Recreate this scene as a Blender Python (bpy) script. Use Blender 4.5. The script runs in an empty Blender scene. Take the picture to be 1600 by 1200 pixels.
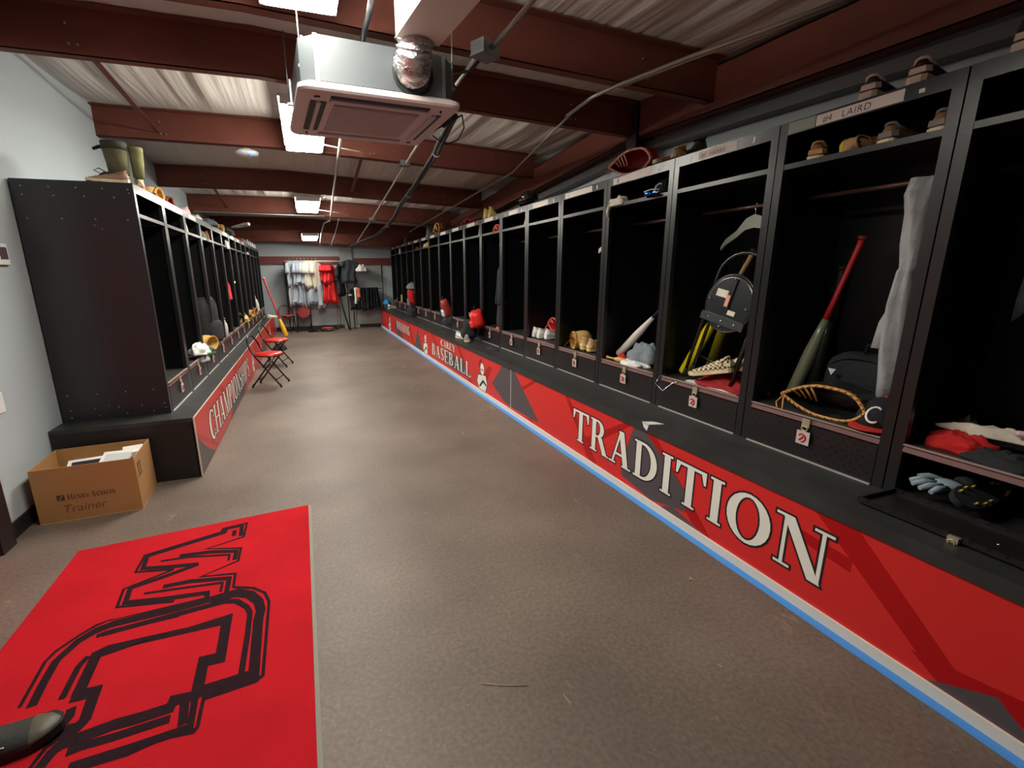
import bpy, math, random
import numpy as np
from mathutils import Vector, Matrix, noise
C = bpy.context.scene.collection
PI = math.pi
# ------------------------------------------------------------------ camera model
YAW, PIT, ROL, FPX, CH, CX, CY = 0.3347, 0.238, -0.0124, 729.5, 1.5393, -60.5, 3.2
def cam_axes():
    c, s = math.cos(YAW), math.sin(YAW); cp, sp = math.cos(PIT), math.sin(PIT); cr, sr = math.cos(ROL), math.sin(ROL)
    X = np.array([c, -s, 0]); Y = np.array([s, c, 0]); Z = np.array([0, 0, 1.])
    D = Y*cp - Z*sp; U = Y*sp + Z*cp
    return X*cr + U*sr, -X*sr + U*cr, D
CA, CB, CD = cam_axes()
def iv(u, v, ax, val):
    """point of the room seen at (u, v) lying on the plane ax = val"""
    r = CD + CA*(u-800-CX)/FPX - CB*(v-600-CY)/FPX
    i = 'xyz'.index(ax); t = (val - (0, 0, CH)[i])/r[i]
    return Vector((r[0]*t, r[1]*t, CH + r[2]*t))
# ------------------------------------------------------------------ materials
def lin(c):
    r = []
    for x in c:
        x /= 255.0
        r.append(x/12.92 if x <= .04045 else ((x+.055)/1.055)**2.4)
    return (r[0], r[1], r[2], 1)
MATS = {}
def M(name, col=(128,128,128), rough=.6, metal=0, var=0, vs=8, bump=0, bs=30, emit=0, spec=.5, coat=0, alpha=1):
    if name in MATS: return MATS[name]
    m = bpy.data.materials.new(name); m.use_nodes = True
    nt = m.node_tree; b = nt.nodes['Principled BSDF']
    b.inputs['Base Color'].default_value = lin(col)
    b.inputs['Roughness'].default_value = rough; b.inputs['Metallic'].default_value = metal
    b.inputs['Specular IOR Level'].default_value = spec
    if coat: b.inputs['Coat Weight'].default_value = coat; b.inputs['Coat Roughness'].default_value = .1
    if emit:
        b.inputs['Emission Color'].default_value = lin(col); b.inputs['Emission Strength'].default_value = emit
    tc = nt.nodes.new('ShaderNodeTexCoord')
    if var:
        n = nt.nodes.new('ShaderNodeTexNoise'); n.inputs['Scale'].default_value = vs; n.inputs['Detail'].default_value = 5
        nt.links.new(tc.outputs['Object'], n.inputs['Vector'])
        r = nt.nodes.new('ShaderNodeValToRGB')
        c = lin(col); r.color_ramp.elements[0].position = .3; r.color_ramp.elements[1].position = .7
        r.color_ramp.elements[0].color = (c[0]*(1-var), c[1]*(1-var), c[2]*(1-var), 1)
        r.color_ramp.elements[1].color = (min(1, c[0]*(1+var)), min(1, c[1]*(1+var)), min(1, c[2]*(1+var)), 1)
        nt.links.new(n.outputs['Fac'], r.inputs['Fac']); nt.links.new(r.outputs['Color'], b.inputs['Base Color'])
    if bump:
        n2 = nt.nodes.new('ShaderNodeTexNoise'); n2.inputs['Scale'].default_value = bs; n2.inputs['Detail'].default_value = 6
        nt.links.new(tc.outputs['Object'], n2.inputs['Vector'])
        bp = nt.nodes.new('ShaderNodeBump'); bp.inputs['Strength'].default_value = bump; bp.inputs['Distance'].default_value = .01
        nt.links.new(n2.outputs['Fac'], bp.inputs['Height']); nt.links.new(bp.outputs['Normal'], b.inputs['Normal'])
    MATS[name] = m
    return m
def node(nt, typ, **kw):
    n = nt.nodes.new(typ)
    for k, v in kw.items(): setattr(n, k, v)
    return n

# ------------------------------------------------------------------ mesh builder
class MB:
    def __init__(s): s.v = []; s.f = []; s.sm = []; s.m = []; s.cur = 0
    def addf(s, idx, smooth=False): s.f.append(tuple(idx)); s.sm.append(smooth); s.m.append(s.cur)
    def poly(s, pts):
        k = len(s.v); s.v += [tuple(p) for p in pts]; s.addf(range(k, k+len(pts))); return s
    def box(s, x0, y0, z0, x1, y1, z1):
        k = len(s.v)
        s.v += [(x0,y0,z0),(x1,y0,z0),(x1,y1,z0),(x0,y1,z0),(x0,y0,z1),(x1,y0,z1),(x1,y1,z1),(x0,y1,z1)]
        for q in ((0,3,2,1),(4,5,6,7),(0,1,5,4),(1,2,6,5),(2,3,7,6),(3,0,4,7)): s.addf([k+i for i in q])
        return s
    def obox(s, c, size, R=None):
        R = R or Matrix.Identity(3); k = len(s.v); h = [d/2 for d in size]; c = Vector(c)
        for sx, sy, sz in ((-1,-1,-1),(1,-1,-1),(1,1,-1),(-1,1,-1),(-1,-1,1),(1,-1,1),(1,1,1),(-1,1,1)):
            s.v.append(tuple(c + R @ Vector((sx*h[0], sy*h[1], sz*h[2]))))
        for q in ((0,3,2,1),(4,5,6,7),(0,1,5,4),(1,2,6,5),(2,3,7,6),(3,0,4,7)): s.addf([k+i for i in q])
        return s
    def rings(s, rings, cap=True, smooth=True, closed=False):
        k = len(s.v); n = len(rings[0])
        for r in rings: s.v += [tuple(p) for p in r]
        m = len(rings)
        for i in range(m if closed else m-1):
            a = k+i*n; b = k+((i+1) % m)*n
            for j in range(n):
                jj = (j+1) % n
                s.addf((a+j, a+jj, b+jj, b+j), smooth)
        if cap and not closed:
            s.addf([k+j for j in range(n)][::-1]); s.addf([k+(m-1)*n+j for j in range(n)])
        return s
    def tube(s, pts, r, n=8, closed=False):
        P = [Vector(p) for p in pts]; m = len(P); rr = r if isinstance(r, (list, tuple)) else [r]*m
        rings = []; up = None
        for i in range(m):
            if closed: d = P[(i+1) % m]-P[i-1]
            else: d = P[min(i+1, m-1)]-P[max(i-1, 0)]
            if d.length < 1e-9: d = Vector((0,0,1))
            d.normalize()
            if up is None: up = Vector((0,0,1)) if abs(d.z) < .9 else Vector((1,0,0))
            a = d.cross(up)
            if a.length < 1e-6: a = d.cross(Vector((0,1,0)))
            a.normalize(); b = a.cross(d); up = b
            rings.append([P[i] + (a*math.cos(t)+b*math.sin(t))*rr[i] for t in [2*PI*j/n for j in range(n)]])
        return s.rings(rings, closed=closed)
    def lathe(s, prof, p0, p1, n=16):
        """prof: (t along p0->p1, radius)"""
        p0 = Vector(p0); p1 = Vector(p1)
        return s.tube([p0.lerp(p1, t) for t, r in prof], [max(r, .0005) for t, r in prof], n)
    def ell(s, c, r, R=None, nu=12, nv=8, fn=None):
        R = R or Matrix.Identity(3); c = Vector(c); rings = []
        for i in range(nv+1):
            ph = -PI/2 + PI*i/nv; ring = []
            for j in range(nu):
                th = 2*PI*j/nu
                d = Vector((math.cos(ph)*math.cos(th), math.cos(ph)*math.sin(th), math.sin(ph)))
                k = fn(d) if fn else 1
                ring.append(c + R @ Vector((d.x*r[0]*k, d.y*r[1]*k, d.z*r[2]*k)))
            rings.append(ring)
        return s.rings(rings, cap=False)
    def grid(s, fn, nu, nv, smooth=True):
        k = len(s.v)
        for i in range(nu+1):
            for j in range(nv+1): s.v.append(tuple(fn(i/nu, j/nv)))
        for i in range(nu):
            for j in range(nv):
                a = k+i*(nv+1)+j; s.addf((a, a+nv+1, a+nv+2, a+1), smooth)
        return s
    def prism(s, pts, off):
        """convex polygon extruded by vector off"""
        k = len(s.v); n = len(pts); off = Vector(off)
        s.v += [tuple(p) for p in pts] + [tuple(Vector(p)+off) for p in pts]
        s.addf(range(k, k+n)); s.addf(list(range(k+n, k+2*n))[::-1])
        for i in range(n):
            j = (i+1) % n; s.addf((k+i, k+n+i, k+n+j, k+j))
        return s
    def build(s, name, mats, parent=None):
        me = bpy.data.meshes.new(name); me.from_pydata([tuple(v) for v in s.v], [], s.f)
        if not isinstance(mats, (list, tuple)): mats = [mats]
        for m in mats: me.materials.append(m)
        me.polygons.foreach_set('use_smooth', s.sm); me.polygons.foreach_set('material_index', s.m)
        me.update()
        o = bpy.data.objects.new(name, me); C.objects.link(o)
        if parent: o.parent = parent
        return o
def tag(o, label, cat, group=None):
    o['label'] = label; o['category'] = cat
    if group: o['group'] = group
    return o
def thing(name, label, cat, loc=(0,0,0), rotz=0, group=None):
    o = bpy.data.objects.new(name, None); C.objects.link(o); o.empty_display_size = .1
    o.location = loc; o.rotation_euler = (0, 0, rotz)
    return tag(o, label, cat, group)
def structure(name, mb, m):
    o = mb.build(name, m); o['kind'] = 'structure'; return o
def dup(root, loc, rotz=None, label=None, group=None):
    def cp(o, par):
        c = o.copy(); C.objects.link(c)
        if par: c.parent = par
        for ch in [x for x in bpy.data.objects if x.parent == o]: cp(ch, c)
        return c
    r = cp(root, None); r.location = loc
    if rotz is not None: r.rotation_euler[2] = rotz
    if label: r['label'] = label
    if group: r['group'] = group
    return r
def rot(x=0, y=0, z=0):
    from mathutils import Euler
    return Euler((x, y, z)).to_matrix()

# ------------------------------------------------------------------ colours
black = M('black_paint', (27,30,31), .30, 0, .12, 3, .05, 60, spec=.5)
blackin = M('black_panel', (11,12,14), .38, 0, .1, 2, spec=.35)
lipm = M('shelf_lip_paint', (112,76,74), .35, 0, .1, 6, spec=.5)
white = M('white_plastic', (225,225,222), .5)
offwhite = M('off_white_cloth', (222,214,198), .85, 0, .12, 14, .5, 40)
wallm = M('painted_wall', (176,186,190), .7, 0, .03, 1.2, .04, 80)
redm = M('red_vinyl', (214,42,40), .35, 0, .05, .9, spec=.4)
darkred = M('dark_red_vinyl', (176,6,12), .35, spec=.4)
banner_grey = M('grey_vinyl', (84,76,80), .4, spec=.4)
letterw = M('white_vinyl_letter', (236,236,226), .4)
letterk = M('black_vinyl_outline', (28,20,26), .5)
oxide = M('red_oxide_primer', (112,62,50), .6, 0, .14, 2.5, .1, 20, spec=.3)
galv = M('galvanised_steel', (150,154,156), .35, .75, .08, 10)
chrome = M('polished_steel', (205,205,208), .18, .9)
brass = M('warm_latch_metal', (190,180,150), .4, .5)
tan = M('tan_leather', (190,150,92), .6, 0, .15, 12, .4, 60)
tanlace = M('tan_lace', (205,150,80), .65, 0, .1, 30)
redleather = M('red_leather', (140,30,25), .45, 0, .15, 10, .4, 50)
brownleather = M('brown_leather', (120,66,40), .5, 0, .2, 10, .4, 50)
blackleather = M('black_leather', (30,32,31), .35, 0, .1, 10, .3, 50)
ochre = M('ochre_leather', (200,165,95), .6, 0, .12, 12, .4, 60)
rubberk = M('black_rubber', (20,20,20), .7)
darkcloth = M('dark_cloth', (34,37,41), .9, 0, .15, 10, .5, 40)
navy = M('near_black_cloth', (22,24,30), .9, 0, .15, 10, .5, 40)
grey_cloth = M('grey_cloth', (158,160,162), .9, 0, .08, 9, .5, 40)
lgrey_cloth = M('pale_grey_cloth', (160,168,174), .9, 0, .06, 9, .5, 40)
slate_cloth = M('slate_cloth', (104,112,120), .9, 0, .1, 9, .5, 40)
redcloth = M('red_cloth', (205,32,34), .85, 0, .1, 8, .5, 40)
crimson = M('crimson_cloth', (150,18,26), .85, 0, .15, 8, .5, 40)
chairred = M('red_seat_vinyl', (214,46,34), .3, spec=.6)
maroon = M('maroon_seat_vinyl', (128,22,28), .35)
blacktube = M('black_tube', (18,18,19), .25, 0, spec=.7)
yellow = M('yellow_paint', (240,226,20), .35)
olive = M('olive_fabric', (92,90,62), .85, 0, .25, 14, .4, 40)
shoe_black = M('black_canvas', (40,42,38), .75, 0, .15, 20, .3, 80)
toe_grey = M('grey_toe_leather', (84,82,68), .5, 0, .1, 20)
whiteshoe = M('white_shoe', (225,225,220), .55, 0, .06, 12)
tanshoe = M('tan_shoe', (188,148,100), .7, 0, .15, 12)
brownshoe = M('brown_shoe', (140,98,68), .75, 0, .18, 12)
cream = M('cream_sole', (224,206,166), .6, 0, .08, 12)
greyshoe = M('grey_shoe', (120,120,118), .7, 0, .12, 12)
# ------------------------------------------------------------------ room
XL, XR = -1.097, 2.39           # locker fronts
XWL, XWR, YE, YB = -1.81, 3.20, 14.36, -2.6
ZBR, ZBL = .562, .487           # bench tops
def zb(x, y):                    # underside of the roof beams
    z = 2.89 if y < 5.97 else 2.89 - .0655*(y-5.97)
    return z - .048*max(0, x+.2)
BH = .285
def floor_mat():
    m = bpy.data.materials.new('rubber_floor'); m.use_nodes = True; nt = m.node_tree; b = nt.nodes['Principled BSDF']
    tc = node(nt, 'ShaderNodeTexCoord')
    n = node(nt, 'ShaderNodeTexNoise'); n.inputs['Scale'].default_value = 1.3; n.inputs['Detail'].default_value = 8
    r = node(nt, 'ShaderNodeValToRGB'); r.color_ramp.elements[0].color = lin((103,91,82)); r.color_ramp.elements[1].color = lin((125,112,101))
    r.color_ramp.elements[0].position = .35; r.color_ramp.elements[1].position = .7
    nt.links.new(tc.outputs['Object'], n.inputs['Vector']); nt.links.new(n.outputs['Fac'], r.inputs['Fac'])
    # fine grain
    g = node(nt, 'ShaderNodeTexNoise'); g.inputs['Scale'].default_value = 55; g.inputs['Detail'].default_value = 4
    nt.links.new(tc.outputs['Object'], g.inputs['Vector'])
    gr = node(nt, 'ShaderNodeValToRGB'); gr.color_ramp.elements[0].position = .35; gr.color_ramp.elements[1].position = .68
    gr.color_ramp.elements[0].color = (.78,.78,.78,1); gr.color_ramp.elements[1].color = (1.1,1.1,1.1,1)
    nt.links.new(g.outputs['Fac'], gr.inputs['Fac'])
    mx0 = node(nt, 'ShaderNodeMix', data_type='RGBA', blend_type='MULTIPLY'); mx0.inputs[0].default_value = 1
    nt.links.new(r.outputs['Color'], mx0.inputs[6]); nt.links.new(gr.outputs['Color'], mx0.inputs[7])
    # pale specks
    v = node(nt, 'ShaderNodeTexVoronoi'); v.inputs['Scale'].default_value = 38
    nt.links.new(tc.outputs['Object'], v.inputs['Vector'])
    lt = node(nt, 'ShaderNodeMath', operation='LESS_THAN'); lt.inputs[1].default_value = .075
    nt.links.new(v.outputs['Distance'], lt.inputs[0])
    vc = node(nt, 'ShaderNodeSeparateColor'); nt.links.new(v.outputs['Color'], vc.inputs[0])
    l2 = node(nt, 'ShaderNodeMath', operation='LESS_THAN'); l2.inputs[1].default_value = .16
    nt.links.new(vc.outputs[0], l2.inputs[0])
    an = node(nt, 'ShaderNodeMath', operation='MULTIPLY'); nt.links.new(lt.outputs[0], an.inputs[0]); nt.links.new(l2.outputs[0], an.inputs[1])
    mx = node(nt, 'ShaderNodeMix', data_type='RGBA'); nt.links.new(an.outputs[0], mx.inputs[0]); nt.links.new(mx0.outputs[2], mx.inputs[6]); mx.inputs[7].default_value = lin((178,160,138))
    # dried clay patches
    mp = node(nt, 'ShaderNodeMapping'); mp.inputs['Scale'].default_value = (1.7, 1.0, 1); nt.links.new(tc.outputs['Object'], mp.inputs['Vector'])
    d = node(nt, 'ShaderNodeTexNoise'); d.inputs['Scale'].default_value = 2.6; d.inputs['Detail'].default_value = 9; d.inputs['Roughness'].default_value = .75
    nt.links.new(mp.outputs['Vector'], d.inputs['Vector'])
    dr = node(nt, 'ShaderNodeValToRGB'); dr.color_ramp.elements[0].position = .625; dr.color_ramp.elements[1].position = .73
    dr.color_ramp.elements[1].color = (.75,.75,.75,1)
    nt.links.new(d.outputs['Fac'], dr.inputs['Fac'])
    mx2 = node(nt, 'ShaderNodeMix', data_type='RGBA'); nt.links.new(dr.outputs['Color'], mx2.inputs[0]); nt.links.new(mx.outputs[2], mx2.inputs[6]); mx2.inputs[7].default_value = lin((166,142,114))
    nt.links.new(mx2.outputs[2], b.inputs['Base Color'])
    b.inputs['Roughness'].default_value = .5; b.inputs['Specular IOR Level'].default_value = .35
    bp = node(nt, 'ShaderNodeBump'); bp.inputs['Strength'].default_value = .25; bp.inputs['Distance'].default_value = .004
    nt.links.new(g.outputs['Fac'], bp.inputs['Height']); nt.links.new(bp.outputs['Normal'], b.inputs['Normal'])
    return m
structure('floor', MB().box(XWL-.1, YB, -.1, XWR+.1, YE+.1, 0), floor_mat())
structure('wall_left', MB().box(XWL-.1, YB, 0, XWL, YE, 3.3), wallm)
structure('wall_right', MB().box(XWR, YB, 0, XWR+.1, YE, 3.3), wallm)
structure('wall_end', MB().box(XWL-.1, YE, 0, XWR+.1, YE+.1, 3.3), wallm)
structure('wall_back_bounce', MB().box(XWL-.1, YB-.1, 0, XWR+.1, YB, 3.3), wallm)  # unseen wall added behind the camera to bounce light
base = M('black_baseboard', (34,31,31), .5)
structure('baseboard_left', MB().box(XWL, 3.26, 0, XWL+.012, 3.94, .10), base)
structure('baseboard_end', MB().box(-.9, YE-.012, 0, 1.30, YE, .10).box(1.42, YE-.012, 0, 2.05, YE, .10), base)
# ceiling: wrinkled insulation facing
def ceil_mat():
    m = bpy.data.materials.new('insulation_facing'); m.use_nodes = True; nt = m.node_tree; b = nt.nodes['Principled BSDF']
    b.inputs['Base Color'].default_value = lin((214,208,200)); b.inputs['Roughness'].default_value = .5
    tc = node(nt, 'ShaderNodeTexCoord'); mp = node(nt, 'ShaderNodeMapping'); mp.inputs['Scale'].default_value = (7, .35, 1)
    n = node(nt, 'ShaderNodeTexNoise'); n.inputs['Scale'].default_value = 1.6; n.inputs['Detail'].default_value = 2.5; n.inputs['Distortion'].default_value = .3
    bp = node(nt, 'ShaderNodeBump'); bp.inputs['Strength'].default_value = .7; bp.inputs['Distance'].default_value = .03
    nt.links.new(tc.outputs['Object'], mp.inputs['Vector']); nt.links.new(mp.outputs['Vector'], n.inputs['Vector'])
    nt.links.new(n.outputs['Fac'], bp.inputs['Height']); nt.links.new(bp.outputs['Normal'], b.inputs['Normal'])
    return m
BY = [-.9, 1.2, 3.02, 3.95, 5.966, 7.97, 9.77, 11.74, 13.64]
def cz(x, y):
    z = zb(x, y)+BH
    a = [b for b in BY if b <= y]; c = [b for b in BY if b > y]
    if a and c:
        t = (y-a[-1])/(c[0]-a[-1]); sag = 4*t*(1-t)
        z -= sag*(.03+.035*noise.noise(Vector((x*7, y*.3, 0)))+.02*noise.noise(Vector((x*19, y*.5, 3))))
    return z
cb = MB().grid(lambda i, j: (XWL-.1+(XWR-XWL+.2)*i, YB+(YE+.1-YB)*j, cz(XWL-.1+(XWR-XWL+.2)*i, YB+(YE+.1-YB)*j)), 150, 140)
cb.grid(lambda i, j: (XWL-.1+(XWR-XWL+.2)*i, YE+.1+(YB-YE-.1)*j, 3.35), 1, 1)
structure('ceiling', cb, ceil_mat())
# roof beams: Z purlins with web and flanges
ordn = ['first','second','third','fourth','fifth','sixth','seventh','eighth','ninth','tenth','eleventh','twelfth','thirteenth','fourteenth','fifteenth','sixteenth','seventeenth','eighteenth']
xs = [XWL, -.2, 2.96]
seen = 0
for y in BY:
    mb = MB()
    for k in range(2):
        x0, x1 = xs[k], xs[k+1]
        for (ya, yb, da, db_) in ((y, y+.006, 0, BH-.012), (y, y+.075, 0, .006), (y-.07, y+.006, BH-.02, BH-.014), (y+.07, y+.075, 0, .025)):
            pts = []
            for (xx) in (x0, x1):
                z0 = zb(xx, y)
                pts.append([(xx, ya, z0+da), (xx, yb, z0+da), (xx, yb, z0+db_), (xx, ya, z0+db_)])
            mb.rings(pts, cap=True, smooth=False)
    if y > 2:
        lab = f'red oxide steel roof beam across the ceiling, {ordn[seen]} one from the camera'; seen += 1
        bm = thing('roof_beam', lab, 'roof beam', (0, 0, 0), group='steel roof beams')
        mb.build('beam_web', oxide, bm)
        bb = MB()
        for xx in (-1.25, .85, 2.3):
            for dx, dz in ((0, .06), (.045, .06), (.0, .17)):
                zz = zb(xx+dx, y)+dz
                bb.lathe([(0, .009), (.7, .009), (1, .005)], (xx+dx, y, zz), (xx+dx, y-.012, zz), 8)
        bb.build('bolt_heads', galv, bm)
    else:
        bm = tag(mb.build('roof_beam', oxide), 'unseen red oxide steel roof beam added for the light, %s' % ('nearer the frame' if y > 0 else 'furthest back'), 'roof beam', 'steel roof beams')  # out-of-view beams added only for their effect on the light
# narrow flange braces
for i, (x, y0, y1) in enumerate([(-1.27, 3.97, 5.93), (-1.62, 3.1, 3.93), (.8, 5.99, 7.94), (-1.2, 7.99, 9.74)]):
    mb = MB(); z0, z1 = zb(x, y0)+.17, zb(x, y1)+.06
    mb.rings([[(x-.022, y0, z0), (x+.022, y0, z0), (x+.022, y0, z0+.006), (x-.022, y0, z0+.006)], [(x-.022, y1, z1), (x+.022, y1, z1), (x+.022, y1, z1+.006), (x-.022, y1, z1+.006)]], smooth=False)
    tag(mb.build('flange_brace', oxide), ['narrow red steel strap running from second to third roof beam, left side', 'narrow steel strap beside left wall between the two nearest roof beams', 'narrow steel strap between third and fourth roof beams right of the lamps', 'narrow steel strap between fourth and fifth roof beams near left lockers'][i], 'brace')
# girder on the right + column
def gz(y): return 2.70-.066*(y-4.2) if y > 4 else 2.71-.033*(4-y)
for (a, b, lab) in ((YB, 3.86, 'deep red steel girder running above the nearest right lockers'), (4.02, YE, 'red steel girder above the far right lockers, beyond the column')):
    mb = MB(); h = .27 if a > 0 else .30
    for (xa, xb, da, db_) in ((2.95, 2.958, 0, h), (2.95, 3.06, 0, .008), (2.95, 3.06, h-.008, h)):
        st = [a, max(a, 4.0) if a < 0 else 4.2, b] if False else [a, b]
        mb.rings([[(xa, yy, gz(yy)+da), (xb, yy, gz(yy)+da), (xb, yy, gz(yy)+db_), (xa, yy, gz(yy)+db_)] for yy in st], smooth=False)
    tag(mb.build('steel_girder', oxide), lab, 'girder', 'steel girders along the right wall')
    # grey trim channel under the girder
mb = MB(); mb.rings([[(3.07, yy, gz(yy)-.09), (3.19, yy, gz(yy)-.09), (3.19, yy, gz(yy)-.02), (3.07, yy, gz(yy)-.02)] for yy in (YB, 4, YE)], smooth=False)
tag(mb.build('wall_channel', M('grey_trim_paint', (84,78,76), .5)), 'grey metal channel on right wall under the red girder', 'channel')
mb = MB().box(2.93, 3.87, 2.28, 2.945, 4.01, 3.0).box(3.11, 3.87, 0, 3.125, 4.01, 3.0).box(2.945, 3.935, 2.28, 3.11, 3.945, 3.0)
mb.box(3.0, 3.87, 0, 3.125, 4.01, 2.28)
tag(mb.build('steel_column', M('dark_column_paint', (50,30,30), .5)), 'dark steel column rising behind right lockers where the girders meet', 'column')
# end wall girt
structure('trim_1', MB().box(-1.7, YE-.09, 1.84, .95, YE, 2.04).box(1.35, YE-.09, 1.80, XWR, YE, 1.99), M('girt_paint', (112,50,50), .6))
structure('trim_2', MB().box(.98, YE-.07, .0, 1.33, YE, 2.3), M('jamb_paint', (150,155,150), .6))
# left door at the near end of the left wall
dr = MB().box(XWL, 2.2, .02, XWL+.03, 3.13, 2.1)
d1 = structure('door_1', dr, M('red_door_paint', (205,20,26), .35))
MB().tube([(XWL+.03, 2.3, 1.0), (XWL+.075, 2.3, 1.0), (XWL+.08, 2.36, 1.0), (XWL+.08, 2.44, 1.0)], .011).build('door_handle', chrome, d1)
structure('trim_3', MB().box(XWL, 3.13, 0, XWL+.045, 3.26, 2.2).box(XWL, 2.07, 0, XWL+.045, 2.2, 2.2).box(XWL, 2.07, 2.1, XWL+.045, 3.26, 2.22), M('black_door_frame', (40,28,32), .4))

# ------------------------------------------------------------------ benches
wood = M('black_bench_paint', (44,46,46), .48, 0, .35, 5, .15, 40, spec=.5)
XB = 2.0455
bt = thing('bench', 'long black painted bench under the right row of lockers', 'bench', (XB, 0, 0))
MB().box(-.012, -.4, ZBR-.06, .93, 14.15, ZBR).build('bench_top', wood, bt)
MB().box(.005, -.4, 0.0, .035, 14.15, ZBR-.061).build('front_board', M('bench_board', (60,40,40), .6), bt)
MB().box(.036, 14.12, 0.0, .93, 14.15, ZBR-.061).build('end_board', blackin, bt)
def slant(u): return u
# white cove base, blue tape on the floor
structure('trim_4', MB().box(XB-.014, -.4, 0, XB+.004, 14.15, .05), M('white_cove_base', (226,222,206), .5))
tp = MB(); rnd = random.Random(3); n = 120; prev = None
for i in range(n+1):
    y = -.4+14.5*i/n; w = .044+.004*rnd.random()
    cur = [(XB-.016-w, y, .0015), (XB-.012, y, .0015)]
    if prev: tp.poly([prev[0], cur[0], cur[1], prev[1]])
    prev = cur
tag(tp.build('masking_tape', M('blue_tape', (70,146,226), .6)), 'blue masking tape strip on floor along the right bench', 'tape')
XBL = -.904
bl = thing('bench', 'long black painted bench under the left row of lockers', 'bench', (XBL, 0, 0))
MB().box(-.90, 3.94, ZBL-.03, -.004, 14.15, ZBL).build('bench_top', wood, bl)
MB().box(-.90, 3.94, 0, -.02, 3.96, ZBL-.031).build('end_board', M('bench_end_black', (28,26,26), .5), bl)
MB().box(-.03, 3.962, 0, -.004, 14.15, ZBL-.031).build('front_board', M('bench_board', (60,40,40), .6), bl)
MB().box(-.90, 14.12, 0, -.031, 14.149, ZBL-.031).build('end_board', blackin, bl)
# white adhesive scrap on the right bench edge
tag(MB().poly([(2.025, 2.36, .5635), (2.13, 2.33, .5635), (2.10, 2.40, .5635), (2.03, 2.43, .5635)]).poly([(2.0325, 2.36, .563), (2.0325, 2.43, .563), (2.0325, 2.41, .53), (2.0325, 2.38, .515)]).build('tape_scrap', white), 'torn white tape scrap on right bench edge above the lettering', 'tape')

# ------------------------------------------------------------------ lettering
def R4(x0, y0, x1, y1): return [(x0,y0),(x1,y0),(x1,y1),(x0,y1)]
def DI(xb, yb, xt, yt, w): return [(xb,yb),(xb+w,yb),(xt+w,yt),(xt,yt)]
def RG(cx, cy, rx, ry, ix, iy, a0, a1, n=14, sx=0):
    o = []
    for i in range(n):
        a = math.radians(a0+(a1-a0)*i/n); b = math.radians(a0+(a1-a0)*(i+1)/n)
        o.append([(cx+rx*math.cos(a), cy+ry*math.sin(a)), (cx+rx*math.cos(b), cy+ry*math.sin(b)), (cx+sx+ix*math.cos(b), cy+iy*math.sin(b)), (cx+sx+ix*math.cos(a), cy+iy*math.sin(a))])
    return o
def serif(x0, x1, y): return R4(x0-.07, y, x1+.07, y+.05)
def stem(x0=.10, w=.18): return [R4(x0, 0, x0+w, 1), serif(x0, x0+w, 0), serif(x0, x0+w, .95)]
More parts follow.
